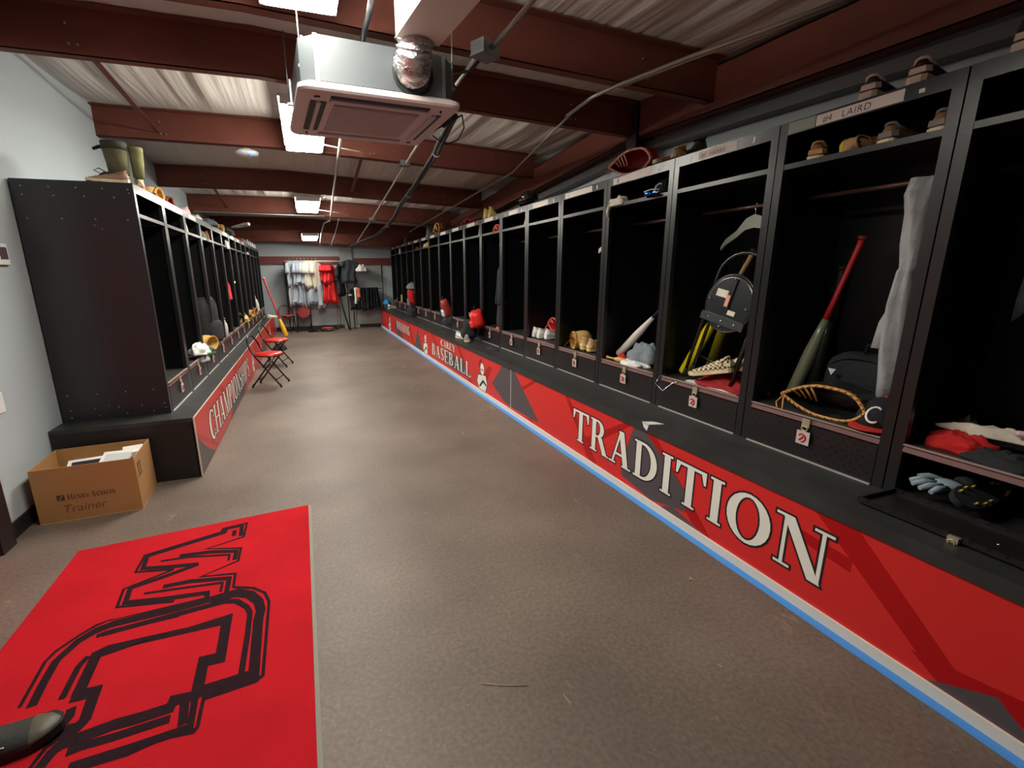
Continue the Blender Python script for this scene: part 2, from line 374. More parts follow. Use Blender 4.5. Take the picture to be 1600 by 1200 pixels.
G = {
 'T': (.84, [R4(.02,.93,.82,1), R4(.33,0,.51,1), serif(.33,.51,0), [(.02,.93),(.02,.70),(.07,.70),(.14,.93)], [(.82,.93),(.70,.93),(.77,.70),(.82,.70)]]),
 'R': (.86, stem()+RG(.34,.73,.30,.27,.13,.21,-90,90)+[R4(.28,.94,.34,1), R4(.28,.46,.34,.52), DI(.62,0,.36,.50,.20), R4(.60,0,.88,.05)]),
 'A': (.88, [DI(.10,0,.40,1,.07), DI(.58,0,.36,1,.19), R4(.2,.28,.66,.35), R4(0,0,.27,.05), R4(.52,0,.86,.05)]),
 'D': (.88, stem()+RG(.34,.5,.48,.5,.28,.43,-90,90)+[R4(.28,.93,.34,1), R4(.28,0,.34,.07)]),
 'I': (.38, stem()),
 'O': (.92, RG(.46,.5,.44,.52,.24,.45,0,360,24)),
 'N': (.94, [R4(.14,0,.20,1), R4(.74,0,.80,1), DI(.62,0,.10,1,.20), R4(.04,0,.32,.05), R4(.0,.95,.2,1), R4(.62,.95,.92,1)]),
 'C': (.84, RG(.46,.5,.44,.52,.23,.45,50,310,20,.04)+[R4(.74,.66,.80,1), R4(.74,0,.80,.30)]),
 'E': (.76, stem()+[R4(.28,.94,.70,1), R4(.28,0,.72,.06), R4(.28,.48,.54,.54), R4(.65,.74,.70,1), R4(.67,0,.72,.26), R4(.50,.38,.54,.64)]),
 'Y': (.84, [DI(.34,.42,.02,1,.20), DI(.44,.42,.70,1,.07), R4(.34,0,.52,.46), serif(.34,.52,0), R4(-.02,.95,.30,1), R4(.60,.95,.86,1)]),
 'B': (.82, stem()+RG(.34,.755,.28,.245,.12,.185,-90,90)+RG(.34,.27,.36,.27,.18,.21,-90,90)+[R4(.28,.94,.34,1), R4(.28,.48,.34,.54), R4(.28,0,.34,.06)]),
 'S': (.68, RG(.34,.74,.27,.28,.12,.22,40,235,14)+RG(.33,.26,.29,.28,.13,.22,-140,55,14)+[[(.17,.50),(.30,.60),(.52,.50),(.42,.36)], R4(.55,.70,.60,.98), R4(.05,.02,.10,.32)]),
 'L': (.74, stem()+[R4(.28,0,.70,.06), R4(.65,0,.70,.28)]),
 'W': (1.2, [DI(.32,0,.06,1,.18), DI(.36,0,.56,1,.06), DI(.76,0,.50,1,.18), DI(.84,0,1.08,1,.06), R4(-.02,.95,.32,1), R4(.44,.95,.74,1), R4(1.0,.95,1.22,1)]),
 'G': (.92, RG(.46,.5,.44,.52,.23,.45,45,320,20,.04)+[R4(.62,0.04,.80,.42), R4(.52,.40,.90,.45), R4(.72,.68,.78,1)]),
 'H': (.98, stem()+stem(.70,.18)+[R4(.28,.47,.70,.53)]),
 'M': (1.16, [R4(.14,0,.20,1), R4(.86,0,1.04,1), DI(.50,0,.10,1,.18), DI(.54,0,.84,1,.07), R4(.04,0,.32,.05), R4(.78,0,1.12,.05), R4(.0,.95,.26,1), R4(.84,.95,1.12,1)]),
 'P': (.78, stem()+RG(.34,.72,.32,.28,.14,.22,-90,90)+[R4(.28,.94,.34,1), R4(.28,.44,.34,.50)]),
 ' ': (.45, []),
}
def grow(poly, d):
    n = len(poly); cxx = sum(p[0] for p in poly)/n; cyy = sum(p[1] for p in poly)/n
    area = sum(poly[i][0]*poly[(i+1) % n][1]-poly[(i+1) % n][0]*poly[i][1] for i in range(n))
    P = poly if area > 0 else poly[::-1]
    out = []
    for i in range(n):
        a, b, c = P[i-1], P[i], P[(i+1) % n]
        e1 = Vector((b[0]-a[0], b[1]-a[1])); e2 = Vector((c[0]-b[0], c[1]-b[1]))
        if e1.length < 1e-6 or e2.length < 1e-6: out.append(b); continue
        e1.normalize(); e2.normalize()
        n1 = Vector((e1.y, -e1.x)); n2 = Vector((e2.y, -e2.x)); m = n1+n2
        if m.length < .4: m = n1
        else: m = m/m.length*min(1/max(.35, (m.length/2)), 1.9)
        out.append((b[0]+m.x*d, b[1]+m.y*d))
    return out
def text_width(s, gap=.10): return sum(G[c][0]+gap for c in s)-gap
def letters(s, fn, total, height, gap=.10, outline=.035, parent=None, shear=0, mf=None, mo=None, nm='letter'):
    """fn(x, y, layer) -> 3D, each letter one mesh with its outline as a second"""
    w = text_width(s, gap); sx = total/w; x = 0
    for ch in s:
        if ch != ' ':
            mf_ = MB(); mo_ = MB()
            for k, poly in enumerate(G[ch][1]):
                P = [((x+p[0])*sx, p[1]*height) for p in poly]
                mf_.poly([fn(p[0], p[1], 2+k*.02) for p in P])
                if outline:
                    Q = grow(P, outline*height)
                    mo_.poly([fn(p[0], p[1], 1+k*.02) for p in Q])
            o = mf_.build(nm, mf or letterw, parent)
            if outline: mo_.build('letter_outline', mo or letterk, o)
        x += G[ch][0]+gap
LAY = .0006
def right_plane(u, v):        # pixel -> banner plane (y, z)
    p = iv(u, v, 'x', XB); return (p.y, p.z)
ban = thing('banner', 'red and grey vinyl banner with white serif lettering on the front of right bench', 'banner', (0,0,0))
SEAM = right_plane(798.5, 605)[0]
MB().box(XB-.003, -.4, .05, XB+.0045, SEAM-.002, ZBR-.062).build('banner_panel', redm, ban)
MB().box(XB-.003, SEAM+.002, .05, XB+.0045, 14.14, ZBR-.062).build('banner_panel', redm, ban)
MB().box(XB-.0045, SEAM-.008, .05, XB-.0031, SEAM+.008, ZBR-.062).build('seam_strip', M('seam_white', (180,175,175), .5), ban)
def rb(x, y, z0=0): return None
def zc(z): return min(max(z, .052), ZBR-.0635)
def banner_poly(pixels, mat, lay, yz=None):
    pts = yz or [right_plane(*p) for p in pixels]
    return MB().poly([(XB-.0031-lay*LAY, y, zc(z)) for y, z in pts])
dk = [
 (banner_grey, .3, [(784.7,571),(804,580),(843,661),(799,636),(787,626),(769,599)], None),
 (banner_grey, .3, None, [(2.52,.50),(2.40,.50),(2.0,.24),(2.0,.12),(2.30,.052),(2.62,.10),(2.62,.22)]),
 (banner_grey, .3, None, [(2.10,.10),(1.86,.052),(2.22,.052)]),
 (banner_grey, .3, None, [(9.25,.47),(8.9,.10),(8.75,.052),(9.6,.052),(9.45,.2)]),
 (banner_grey, .3, None, [(12.0,.48),(11.2,.25),(10.8,.052),(11.6,.052)]),
 (banner_grey, .3, None, [(.62,.15),(.50,.052),(.80,.052)]),
 (banner_grey, .3, None, [(7.3,.30),(6.3,.30),(6.15,.10),(7.2,.10)]),
 (darkred, .1, None, [(1.28,.50),(1.10,.50),(.62,.052),(.74,.052)]),
 (darkred, .1, None, [(.86,.13),(.40,.22),(.40,.13),(.75,.06)]),
 (darkred, .1, None, [(1.35,.33),(1.10,.30),(1.10,.36),(1.35,.38)]),
 (darkred, .1, None, [(3.45,.50),(3.38,.50),(2.92,.052),(3.05,.052)]),
 (darkred, .1, None, [(4.62,.50),(4.54,.50),(4.02,.052),(4.14,.052)]),
 (darkred, .15, None, [(2.62,.50),(2.54,.50),(3.10,.14),(3.14,.20)]),
 (darkred, .15, None, [(4.05,.50),(3.98,.50),(4.72,.12),(4.74,.17)]),
 (darkred, .15, None, [(2.40,.50),(2.30,.50),(1.80,.052),(1.92,.052)]),
 (darkred, .1, None, [(5.3,.42),(5.15,.42),(5.45,.10),(5.6,.10)]),
 (darkred, .1, None, [(6.6,.50),(6.45,.50),(5.9,.052),(6.05,.052)]),
 (darkred, .1, None, [(8.2,.50),(8.05,.50),(7.3,.20),(7.5,.20)]),
 (darkred, .1, None, [(10.3,.50),(10.1,.50),(9.5,.052),(9.7,.052)]),
 (darkred, .1, None, [(13.2,.50),(13.0,.50),(12.2,.052),(12.5,.052)]),
]
for i, (m, lay, px, yz) in enumerate(dk):
    pts = yz or [right_plane(*p) for p in px]
    MB().poly([(XB-.0031-(lay+i*.01)*LAY, y, zc(z)) for y, z in pts]).build('grey_facet' if m is banner_grey else 'dark_red_band', m, ban)
def fr(y0, z0): return lambda x, y, l: (XB-.0033-l*LAY, y0-x, z0+y)
letters('TRADITION', fr(3.30, .158), 2.13, .262, .05, .04, ban)
letters('CAREY', fr(7.50, .365), .82, .11, .02, .05, ban)
letters('BASEBALL', fr(8.12, .125), 2.16, .205, .03, .05, ban)
letters('WINNING', fr(11.62, .215), 1.6, .20, .05, .05, ban)
# plain pale crest patches standing in for the printed figure
def crest(fn, cx_, z0, w, h, parent):
    def at(px, py, l): return fn(cx_+px*w, z0+py*h, l)
    def el(cx2, cy2, rx, ry, l, n=16): return [at(cx2+rx*math.cos(2*PI*i/n), cy2+ry*math.sin(2*PI*i/n), l) for i in range(n)]
    sh = [(-.40,.42),(.36,.50),(.50,.26),(.34,.0),(-.30,.0),(-.52,.2)]
    MB().poly([at(p[0]*1.12, (p[1]-.2)*1.1+.2, 1.0) for p in sh]).build('crest_outline', letterk, parent)
    MB().poly([at(*p, 1.6) for p in sh]).build('crest_field', letterw, parent)
    MB().poly(el(.02, .66, .23, .21, 1.0)).build('crest_outline', letterk, parent)
    MB().poly(el(.02, .66, .19, .185, 1.65)).build('crest_disc', letterw, parent)
    MB().poly([at(*p, 2.0) for p in [(-.30,.10),(.10,.34),(.44,.24),(.42,.17),(.12,.25),(-.24,.04)]]).build('crest_band', letterk, parent)
    MB().poly([at(*p, 2.2) for p in [(-.12,.62),(.14,.60),(.14,.64),(-.12,.66)]]).build('crest_bar', banner_grey, parent)
    MB().poly([at(*p, 1.2) for p in [(-.10,.98),(-.30,.86),(-.36,.66),(-.26,.70),(-.16,.84),(.02,.90)]]).build('crest_plume', crimson, parent)
for y0 in (5.52, 8.60, 12.65): crest(lambda a, b, l: (XB-.0033-l*LAY, y0-a, b), 0, .06, .36, .42, ban)
# left banner
ban2 = thing('banner', 'red and grey vinyl banner with white serif lettering on the front of left bench', 'banner', (0,0,0))
MB().box(XBL-.003, 3.945, .01, XBL+.003, 14.14, ZBL-.004).build('banner_panel', M('red_vinyl_left', (200,48,44), .35, 0, .05, .9, spec=.4), ban2)
MB().box(XBL-.003, 3.93, .005, XBL+.006, 3.9445, ZBL).box(XBL-.003, 3.9446, ZBL-.0035, XBL+.006, 14.14, ZBL+.001).build('edge_trim', M('pale_edge', (206,190,170), .5), ban2)
for pts in ([(3.95,.33),(3.95,.012),(4.5,.012),(4.2,.16)], [(6.1,.32),(6.8,.30),(7.2,.12),(6.6,.012),(5.6,.012),(5.7,.16)], [(10,.35),(10.8,.2),(10.6,.012),(9.6,.012)]):
    MB().poly([(XBL+.0032+.3*LAY, y, z) for y, z in pts]).build('grey_facet', banner_grey, ban2)
for pts in ([(3.95,.36),(3.95,.32),(4.62,.012),(4.70,.012)], [(5.0,.48),(5.15,.48),(5.55,.30),(5.45,.28)], [(6.2,.48),(6.4,.48),(5.6,.012),(5.45,.012)], [(8.2,.48),(8.4,.48),(9.3,.012),(9.1,.012)]):
    MB().poly([(XBL+.0032+(.1+pts[0][0]*.01)*LAY, y, z) for y, z in pts]).build('dark_red_band', darkred, ban2)
def fl(y0, z0): return lambda x, y, l: (XBL+.0034+l*LAY, y0+x, z0+y)
letters('CHAMPIONSHIPS', fl(4.42, .115), 3.05, .265, .05, .045, ban2)
for y0 in (8.05, 12.0): crest(lambda a, b, l: (XBL+.0034+l*LAY, y0+a, b), 0, .05, .26, .38, ban2)
# ------------------------------------------------------------------ floor mat with WC logo
def mat_carpet():
    m = M('red_carpet', (192,30,40), .95, 0, .1, 3, .6, 260, spec=.1); return m
mt = thing('floor_mat', 'red carpet mat with black outlined interlocking W and C letters on the floor', 'mat', (0,0,0))
TL, TR, BR, BL = Vector((-1.372,3.015,0)), Vector((-.118,3.13,0)), Vector((-.098,.70,0)), Vector((-1.335,.66,0))
hz = Vector((0,0,.009))
MB().prism([BL, BR, TR, TL], hz).build('carpet_pile', mat_carpet(), mt)
edge = M('grey_rubber_edge', (132,132,120), .7)
e = Vector((.018,0,0)); MB().prism([BR+Vector((.0005,0,0)), BR+e, TR+e, TR+Vector((.0005,0,0))], (0,0,.005)).build('rubber_edge', edge, mt)
carpetk = M('black_carpet', (44,28,34), .95, 0, .15, 40, .6, 260, spec=.1)
def cA(p): return (160+.175*p[0], 800+.175*p[1])
def cB(p): return (.175*p[0], 930+.175*p[1])
def cC(p): return (220+.175*p[0], 940+.175*p[1])
def cD(p): return (.2*p[0], 1040+.2*p[1])
strokes = MB(); zs = [.0096]
def stroke(pts, w):
    P = [iv(u, v, 'z', .009) for u, v in pts]; P = [Vector((p.x, p.y)) for p in P]; n = len(P); L = []; Rr = []
    for i in range(n):
        a = (P[i]-P[i-1]).normalized() if i else (P[1]-P[0]).normalized()
        b = (P[i+1]-P[i]).normalized() if i < n-1 else a
        na = Vector((-a.y, a.x)); nb = Vector((-b.y, b.x)); m = na+nb
        k = 1/max(.45, m.length/2); m = m.normalized() if m.length > .01 else na
        o_ = Vector((m.x*k*w/2, m.y*k*w/2*1.45)); L.append(P[i]+o_); Rr.append(P[i]-o_)
    zs[0] += .00004
    for i in range(n-1): strokes.poly([(q.x, q.y, zs[0]) for q in (L[i], L[i+1], Rr[i+1], Rr[i])])
A_ = lambda *q: [cA(p) for p in q]
B_ = lambda *q: [cB(p) for p in q]
C_ = lambda *q: [cC(p) for p in q]
D_ = lambda *q: [cD(p) for p in q]
TH, MI, TN = .043, .024, .0135
stroke(A_((1170,670),(1187,550),(880,578),(1213,436),(1238,322),(930,330),(1262,222),(1290,100),(1082,147),(1062,178),(380,387),(296,538),(640,512)), TN)
stroke(A_((640,512),(190,690),(130,850),(640,797)), TN)
stroke(A_((1237,215),(1246,118),(1110,150),(1088,185),(400,397),(362,505),(600,490),(850,465)), MI)
stroke(A_((860,465),(560,575),(250,680),(205,810),(560,775),(935,722),(932,780)), MI)
stroke(A_((1180,428),(1198,350),(960,358),(690,392)), MI)
stroke(A_((1105,740),(1132,592),(780,620),(540,668)), MI)
stroke(A_((1172,215),(1182,165)), MI)
stroke(A_((1125,435),(1135,382),(780,402),(520,440)), TN)
stroke(A_((1055,715),(1072,632),(640,690),(370,730)), TN)
# C
stroke(A_((1165,672),(1350,680),(1450,722),(1488,800))+C_((1138,90),(1090,660),(1030,708),(560,868),(505,1120),(470,1160),(200,1215))+D_((1000,688),(640,797)), TN)
stroke(A_((920,772),(0,985))+B_((1000,215),(860,270),(700,365),(500,500),(400,600),(170,1010)), TN)
stroke(A_((960,790),(1200,722),(1320,738),(1395,800),(1415,880))+C_((1050,150),(1008,655),(560,800)), TH)
stroke(B_((280,1000),(380,800),(500,590),(700,410),(850,320),(1000,260),(1600,115))+A_((960,782),), TH*.75)
stroke(A_((0,1092),(1100,797),(1200,797),(1290,850),(1318,900))+C_((955,280),(898,640)), MI)
stroke(B_((860,368),(1000,320),(1600,178)), MI*.8)
stroke(B_((690,900),(860,535),(960,490),(1560,325))+C_((0,365),(770,158),(710,500),(560,535),(495,850)), TH)
stroke(C_((560,800),(450,850),(290,885),(260,950),(0,1035))+D_((900,460),(600,572),(480,615),(400,685),(300,810)), TH*.8)
stroke(B_((640,912),(850,860),(760,1110),(690,1180))+D_((560,505),(360,545)), TH*.9)
stroke(B_((790,545),(700,640),(550,930)), MI)
stroke(D_((560,330),(545,400),(500,455)), MI*1.2)
stroke(C_((392,905),(372,1105)), MI*1.3)
stroke(C_((488,850),(440,1125))+D_((1400,515),(1000,650),(530,800)), MI)
stroke(D_((1330,415),(900,555),(640,630),(520,680)), MI)
stroke(D_((500,560),(400,590),(200,640),(0,690)), TN)
stroke(D_((440,590),(360,640),(230,810)), TN)
strokes.build('logo_lettering', carpetk, mt)

# ------------------------------------------------------------------ lockers
LW, LH = .75, 1.70
def perforated():
    m = bpy.data.materials.new('perforated_black_paint'); m.use_nodes = True; nt = m.node_tree; b = nt.nodes['Principled BSDF']
    tc = node(nt, 'ShaderNodeTexCoord'); mp = node(nt, 'ShaderNodeMapping'); mp.inputs['Scale'].default_value = (30, 30, 30)
    mp.inputs['Rotation'].default_value = (PI/4, 0, 0)
    fr_ = node(nt, 'ShaderNodeVectorMath', operation='FRACTION'); sb = node(nt, 'ShaderNodeVectorMath', operation='SUBTRACT'); sb.inputs[1].default_value = (.5,.5,.5)
    ml = node(nt, 'ShaderNodeVectorMath', operation='MULTIPLY'); ml.inputs[1].default_value = (0,1,1)
    ln = node(nt, 'ShaderNodeVectorMath', operation='LENGTH'); lt = node(nt, 'ShaderNodeMath', operation='LESS_THAN'); lt.inputs[1].default_value = .2
    nt.links.new(tc.outputs['Object'], mp.inputs[0]); nt.links.new(mp.outputs[0], fr_.inputs[0]); nt.links.new(fr_.outputs[0], sb.inputs[0]); nt.links.new(sb.outputs[0], ml.inputs[0])
    nt.links.new(ml.outputs[0], ln.inputs[0]); nt.links.new(ln.outputs['Value'], lt.inputs[0])
    mx = node(nt, 'ShaderNodeMix', data_type='RGBA'); nt.links.new(lt.outputs[0], mx.inputs[0]); mx.inputs[6].default_value = lin((30,26,28)); mx.inputs[7].default_value = lin((2,2,2))
    nt.links.new(mx.outputs[2], b.inputs['Base Color']); b.inputs['Roughness'].default_value = .4
    return m
perf = perforated()
tagm = M('badge_plate', (206,190,186), .35)
redbadge = M('badge_red', (190,30,50), .5)
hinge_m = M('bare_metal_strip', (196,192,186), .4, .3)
def make_locker(dep, name):
    t = thing(name, 'x', 'locker', (0,0,0))
    w = LW-.006; P = .042
    b = MB()
    b.box(.004, 0, 0, dep, .004, LH-.001).box(.004, w-.004, 0, dep, w, LH-.001).box(dep-.004, .004, 0, dep, w-.004, LH-.001).box(.004, .004, LH-.005, dep, w-.004, LH-.001)
    b.build('cabinet_body', blackin, t)
    f = MB()
    f.box(0, 0, 0, .004, P, LH).box(0, w-P, 0, .004, w, LH).box(0, P, LH-.062, .004, w-P, LH)
    f.box(.004, P-.004, 0, .03, P, LH-.062).box(.004, w-P, 0, .03, w-P+.004, LH-.062)
    f.build('front_frame', black, t)
    MB().box(.006, P, 1.478, dep-.006, w-P, 1.483).box(.002, P, 1.474, .006, w-P, 1.500).build('upper_shelf', black, t)
    s = MB().box(.008, .005, .222, dep-.006, w-.005, .228)
    so = s.build('lower_shelf', M('shelf_board', (46,44,42), .5, 0, .2, 6), t)
    MB().prism([(0, P, .198), (0, w-P, .198), (.010, w-P, .228), (.010, P, .228)], (-.004, 0, .001)).build('shelf_lip', lipm, so)
    MB().box(-.0065, P, .2285, .012, w-P, .2325).build('lip_highlight', M('painted_edge_highlight', (186,170,164), .3, .3), so)  # gloss highlight on the lip's top edge, made as a pale strip
    MB().tube([(dep*.5, .004, 1.355), (dep*.5, w-.004, 1.355)], .012, 8).build('hanging_rod', M('rod_metal', (96,74,66), .35, .5), t)
    return t
def make_door(par, opened=False):
    w = LW-.006; P = .042
    if not opened:
        d = MB().box(-.002, P+.002, .006, .006, w-P-.002, .192).build('drop_door', perf, par)
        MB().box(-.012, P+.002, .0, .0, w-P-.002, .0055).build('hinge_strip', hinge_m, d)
        hs = MB().box(-.012, w/2-.02, .178, -.003, w/2+.02, .222).tube([(-.014, w/2+.016*math.cos(a), .170+.012*math.sin(a)) for a in [k*PI/5 for k in range(10)]], .004, 6, closed=True)
        hs.build('hasp', brass, d)
        pts = []
        tg = MB().box(-.018, w/2-.034, .085, -.014, w/2+.034, .156).build('badge_tag', tagm, d)
        k = MB(); r = [(-.0185, w/2+(.004+.019*math.cos(a)), .120+.021*math.sin(a)) for a in [k_*PI/6 for k_ in range(1, 10)]]
        k.tube(r, .004, 6).tube([(-.0185, w/2-.004, .137), (-.0185, w/2+.004, .118), (-.0185, w/2+.016, .106)], .005, 6)
        k.build('badge_mark', redbadge, tg)
    else:
        d = MB(); z = .008
        d.box(-.245, P+.002, z, -.004, w-P-.002, z+.004)
        for (x0, y0, x1, y1) in ((-.245, P+.002, -.235, w-P-.002), (-.014, P+.002, -.004, w-P-.002), (-.235, P+.002, -.014, P+.012), (-.235, w-P-.012, -.014, w-P-.002)): d.box(x0, y0, z+.004, x1, y1, z+.022)
        d = d.build('drop_door', perf, par)
        MB().box(-.262, w/2-.016, z-.004, -.2451, w/2+.016, z+.018).tube([(-.262, w/2+.010*math.cos(a), z-.004+.012*math.sin(a)) for a in [k*PI/5 for k in range(10)]], .003, 6, closed=True).build('hasp', brass, d)
        rv = MB()
        for (x, y) in ((-.2, .36), (-.14, .30), (-.22, .26), (-.12, .22)): rv.ell((x, y, z+.005), (.006,.006,.003), nu=8, nv=4)
        rv.build('rivets', chrome, d)
    return d
def bfont_text(s, size, name, mat, parent, loc, mtx, shear=0, space=1.0, bold=0):
    cu = bpy.data.curves.new(name, 'FONT'); cu.body = s; cu.size = size; cu.shear = shear; cu.space_character = space; cu.offset = bold
    o = bpy.data.objects.new(name, cu); C.objects.link(o); bpy.context.view_layer.update()
    me = bpy.data.meshes.new_from_object(o.evaluated_get(bpy.context.evaluated_depsgraph_get()))
    bpy.data.objects.remove(o); bpy.data.curves.remove(cu)
    me.materials.clear(); me.materials.append(mat)
    me.transform(Matrix.Translation(loc) @ mtx.to_4x4())
    q = bpy.data.objects.new(name, me); C.objects.link(q); q.parent = parent
    return q
DR = .56
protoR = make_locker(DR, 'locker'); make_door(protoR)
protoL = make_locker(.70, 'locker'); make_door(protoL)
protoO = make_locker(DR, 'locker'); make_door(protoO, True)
tapem = M('paper_tape', (224,214,206), .7); ink = M('marker_ink', (70,62,62), .8)
descR = ['with its drop door open flat on the bench', 'with green barrel bat and big black glove inside', 'with black folding chair and checkered shoes inside', 'with white bat leaning across it', 'with tan glove and tan cleats inside', 'with red glove behind white shoes', 'empty with a black helmet on its roof end', 'with a long dark coat hanging in it', 'with bright red bag hanging out over the bench', 'with bare floor, between two striped bags', 'with red and white striped bag at the sill', 'with yellow cap on the top shelf', 'with tan cleat at the sill', 'with orange shoe at the sill', 'with red and grey backpack at the sill', 'with brown glove at the sill', 'with white slips on the top shelf', 'beside the end wall']
Rl = []
for k in range(18):
    y0 = 1.2316+.75*(k-1)
    if k == 0: o = protoO; o.location = (XR, y0+.003, ZBR)
    elif k == 1: o = protoR; o.location = (XR, y0+.003, ZBR)
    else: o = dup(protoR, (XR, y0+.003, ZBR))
    tag(o, f'{ordn[k]} black locker of the right row, {descR[k]}', 'locker', 'open lockers along the right wall'); Rl.append(o)
descL = ['at the corner with a riveted side panel', 'empty on its seat shelf', 'with green and white bundle on its sill', 'with dark backpack inside', 'with white bottle beside the divider', 'with red cloth hanging at its divider', 'with small pale clip on its divider', 'with tan gear on the sill', 'with grey gear on the sill', 'with ochre glove on the sill', 'with two pale shoes on the sill', 'with white towel standing at its sill', 'last before the end wall']
Ll = []
for k in range(13):
    y1 = 4.152+.75*(k+1)
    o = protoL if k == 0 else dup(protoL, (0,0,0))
    o.location = (XL, y1-.003, ZBL); o.rotation_euler = (0, 0, PI)
    tag(o, f'{ordn[k]} black locker of the left row, {descL[k]}', 'locker', 'open lockers along the left wall'); Ll.append(o)
# name tapes and stickers on headers
def tape_on(par, y0, y1, z0=LH-.056, z1=LH-.010, nm='name_tape', mt_=None, x=-.0012):
    return MB().box(x, y0, z0, 0, y1, z1).build(nm, mt_ or tapem, par)
for k, o in enumerate(Rl):
    if k == 0: continue
    r = random.Random(k*7+1)
    a = .24+.06*r.random(); L = .30+.05*r.random()
    if k in (6,): L = .26
    if k >= 14: a, L = .30, .14
    if k == 1: a, L = .20, .36
    if k == 2: a, L = .26, .28
    if k in (3, 4): a, L = (.22, .45)
    tp_ = tape_on(o, a, a+L)
    if k != 1:
        tape_on(o, .14, .155, LH-.05, LH-.02, 'size_sticker', white); 
        tape_on(o, LW-.15, LW-.138, LH-.05, LH-.02, 'size_sticker', white)
    else: tape_on(o, .13, .15, LH-.045, LH-.03, 'size_sticker', white); tape_on(o, .565, .70, LH-.058, LH-.006, 'size_sticker', M('faded_tape', (140,150,140), .6))
    mtx = Matrix(((0,0,-1),(-1,0,0),(0,1,0)))       # text x -> -y, text y -> z
    if k == 1: bfont_text('#4', .040, 'handwritten_number', ink, tp_, Vector((-.0016, a+L-.03, LH-.048)), mtx, shear=.1); bfont_text('LAIRD', .040, 'handwritten_name', ink, tp_, Vector((-.0016, a+L-.115, LH-.048)), mtx, shear=.1, space=1.15)
    if k == 2: bfont_text('#1', .036, 'handwritten_number', ink, tp_, Vector((-.0016, a+L-.02, LH-.048)), mtx); bfont_text('HARRIS', .036, 'handwritten_name', ink, tp_, Vector((-.0016, a+L-.085, LH-.048)), mtx)
for k, o in enumerate(Ll):
    if k in (0,1,2,5,6,7,8): tape_on(o, .18, .52)
# rivets on the near left side panel
rv = MB(); w = LW-.006
rows = [(1.655, 5, 0), (1.60, 4, .09), (1.45, 4, .03), (.20, 4, .06), (.085, 5, 0), (.03, 4, .08)]
for zz, n, off in rows:
    for i in range(n):
        x = .035+off+i*(.62-off)/max(1, n-1)*.98
        rv.ell((x, w+.0015, zz), (.0055,.0035,.0055), nu=8, nv=4)
for x, z in ((.27,1.41),(.23,1.385),(.40,.10),(.03,.05),(.03,1.63)): rv.ell((x, w+.0015, z), (.005,.003,.005), nu=8, nv=4)
rv.build('rivets', M('rivet_metal', (150,150,155), .3, .7), Ll[0])
MB().box(.004, w, 0, .70, w+.0012, LH).build('side_panel', M('side_panel_paint', (34,33,36), .33, 0, .06, 1.5, spec=.6), Ll[0])

# ------------------------------------------------------------------ lights
tube_e = M('lit_diffuser', (255,250,238), .5, emit=1)
def light(cx_, y0, y1, z, e, lab, w=.32):
    m = tube_e.copy(); m.name = 'lit_diffuser'; m.node_tree.nodes['Principled BSDF'].inputs['Emission Strength'].default_value = e
    t = thing('ceiling_light', lab, 'light', (cx_, (y0+y1)/2, z), group='hanging fluorescent lights')
    L = (y1-y0)/2; h = w/2
    MB().box(-h-.012, -L-.012, .0555, h+.012, L+.012, .075).box(-h, -L-.012, .004, h, -L-.001, .0555).box(-h, L+.001, .004, h, L+.012, .0555).build('fixture_housing', M('white_enamel', (225,225,222), .4), t)
    MB().rings([[(-h*.86, q, 0), (h*.86, q, 0), (h, q*1.0, .012), (h, q, .055), (-h, q, .055), (-h, q, .012)] for q in (-L, L)], smooth=False).build('diffuser', m, t)
    mb = MB()
    for s in (-L*.7, L*.7): mb.tube([(0, s, .07), (0, s, zb(cx_, (y0+y1)/2+s)+.2-z)], .003, 5)
    mb.build('hanging_wire', galv, t)
    return t
E1 = 36
light(.09, 1.45, 2.83, 2.82, 21, 'hanging fluorescent light cut by the top edge of the photo, nearest camera', .36)
light(.115, 4.24, 5.70, 2.81, 36, 'bright hanging fluorescent light partly behind the air conditioning cassette', .36)
light(.15, 8.10, 9.50, 2.64, 34, 'hanging fluorescent light between the fourth and fifth roof beams', .36)
light(.20, 11.9, 13.35, 2.40, 20, 'furthest hanging fluorescent light, before the clothes racks', .36)

# ------------------------------------------------------------------ air conditioner cassette
ac = thing('air_conditioner', 'white ceiling cassette air conditioner with grey metal body above it', 'air conditioner', (.455, 3.17, 2.455), math.radians(4))
acw = M('ac_plastic', (206,190,188), .45)
h = .435
def rr(hx, r, z, n=5):
    o = []
    for cx_, cy_, a0 in ((hx-r, hx-r, 0), (-hx+r, hx-r, 90), (-hx+r, -hx+r, 180), (hx-r, -hx+r, 270)):
        for i in range(n+1):
            a = math.radians(a0+90*i/n); o.append((cx_+r*math.cos(a), cy_+r*math.sin(a), z))
    return o
MB().rings([rr(h-.01, .05, -.018), rr(h, .055, -.008), rr(h, .055, .012), rr(h-.03, .05, .03)], smooth=False).build('panel', acw, ac)
gm = MB().box(-.24, -.24, -.026, .24, .24, -.0185)
gl = gm.build('intake_grille', M('ac_grille', (176,160,160), .55), ac)
s = MB()
for i in range(30): s.box(-.225, -.225+i*.0152, -.0295, .225, -.219+i*.0152, -.0262)
s.build('grille_slats', acw, gl)
dkm = M('dark_slot', (38,34,40), .6)
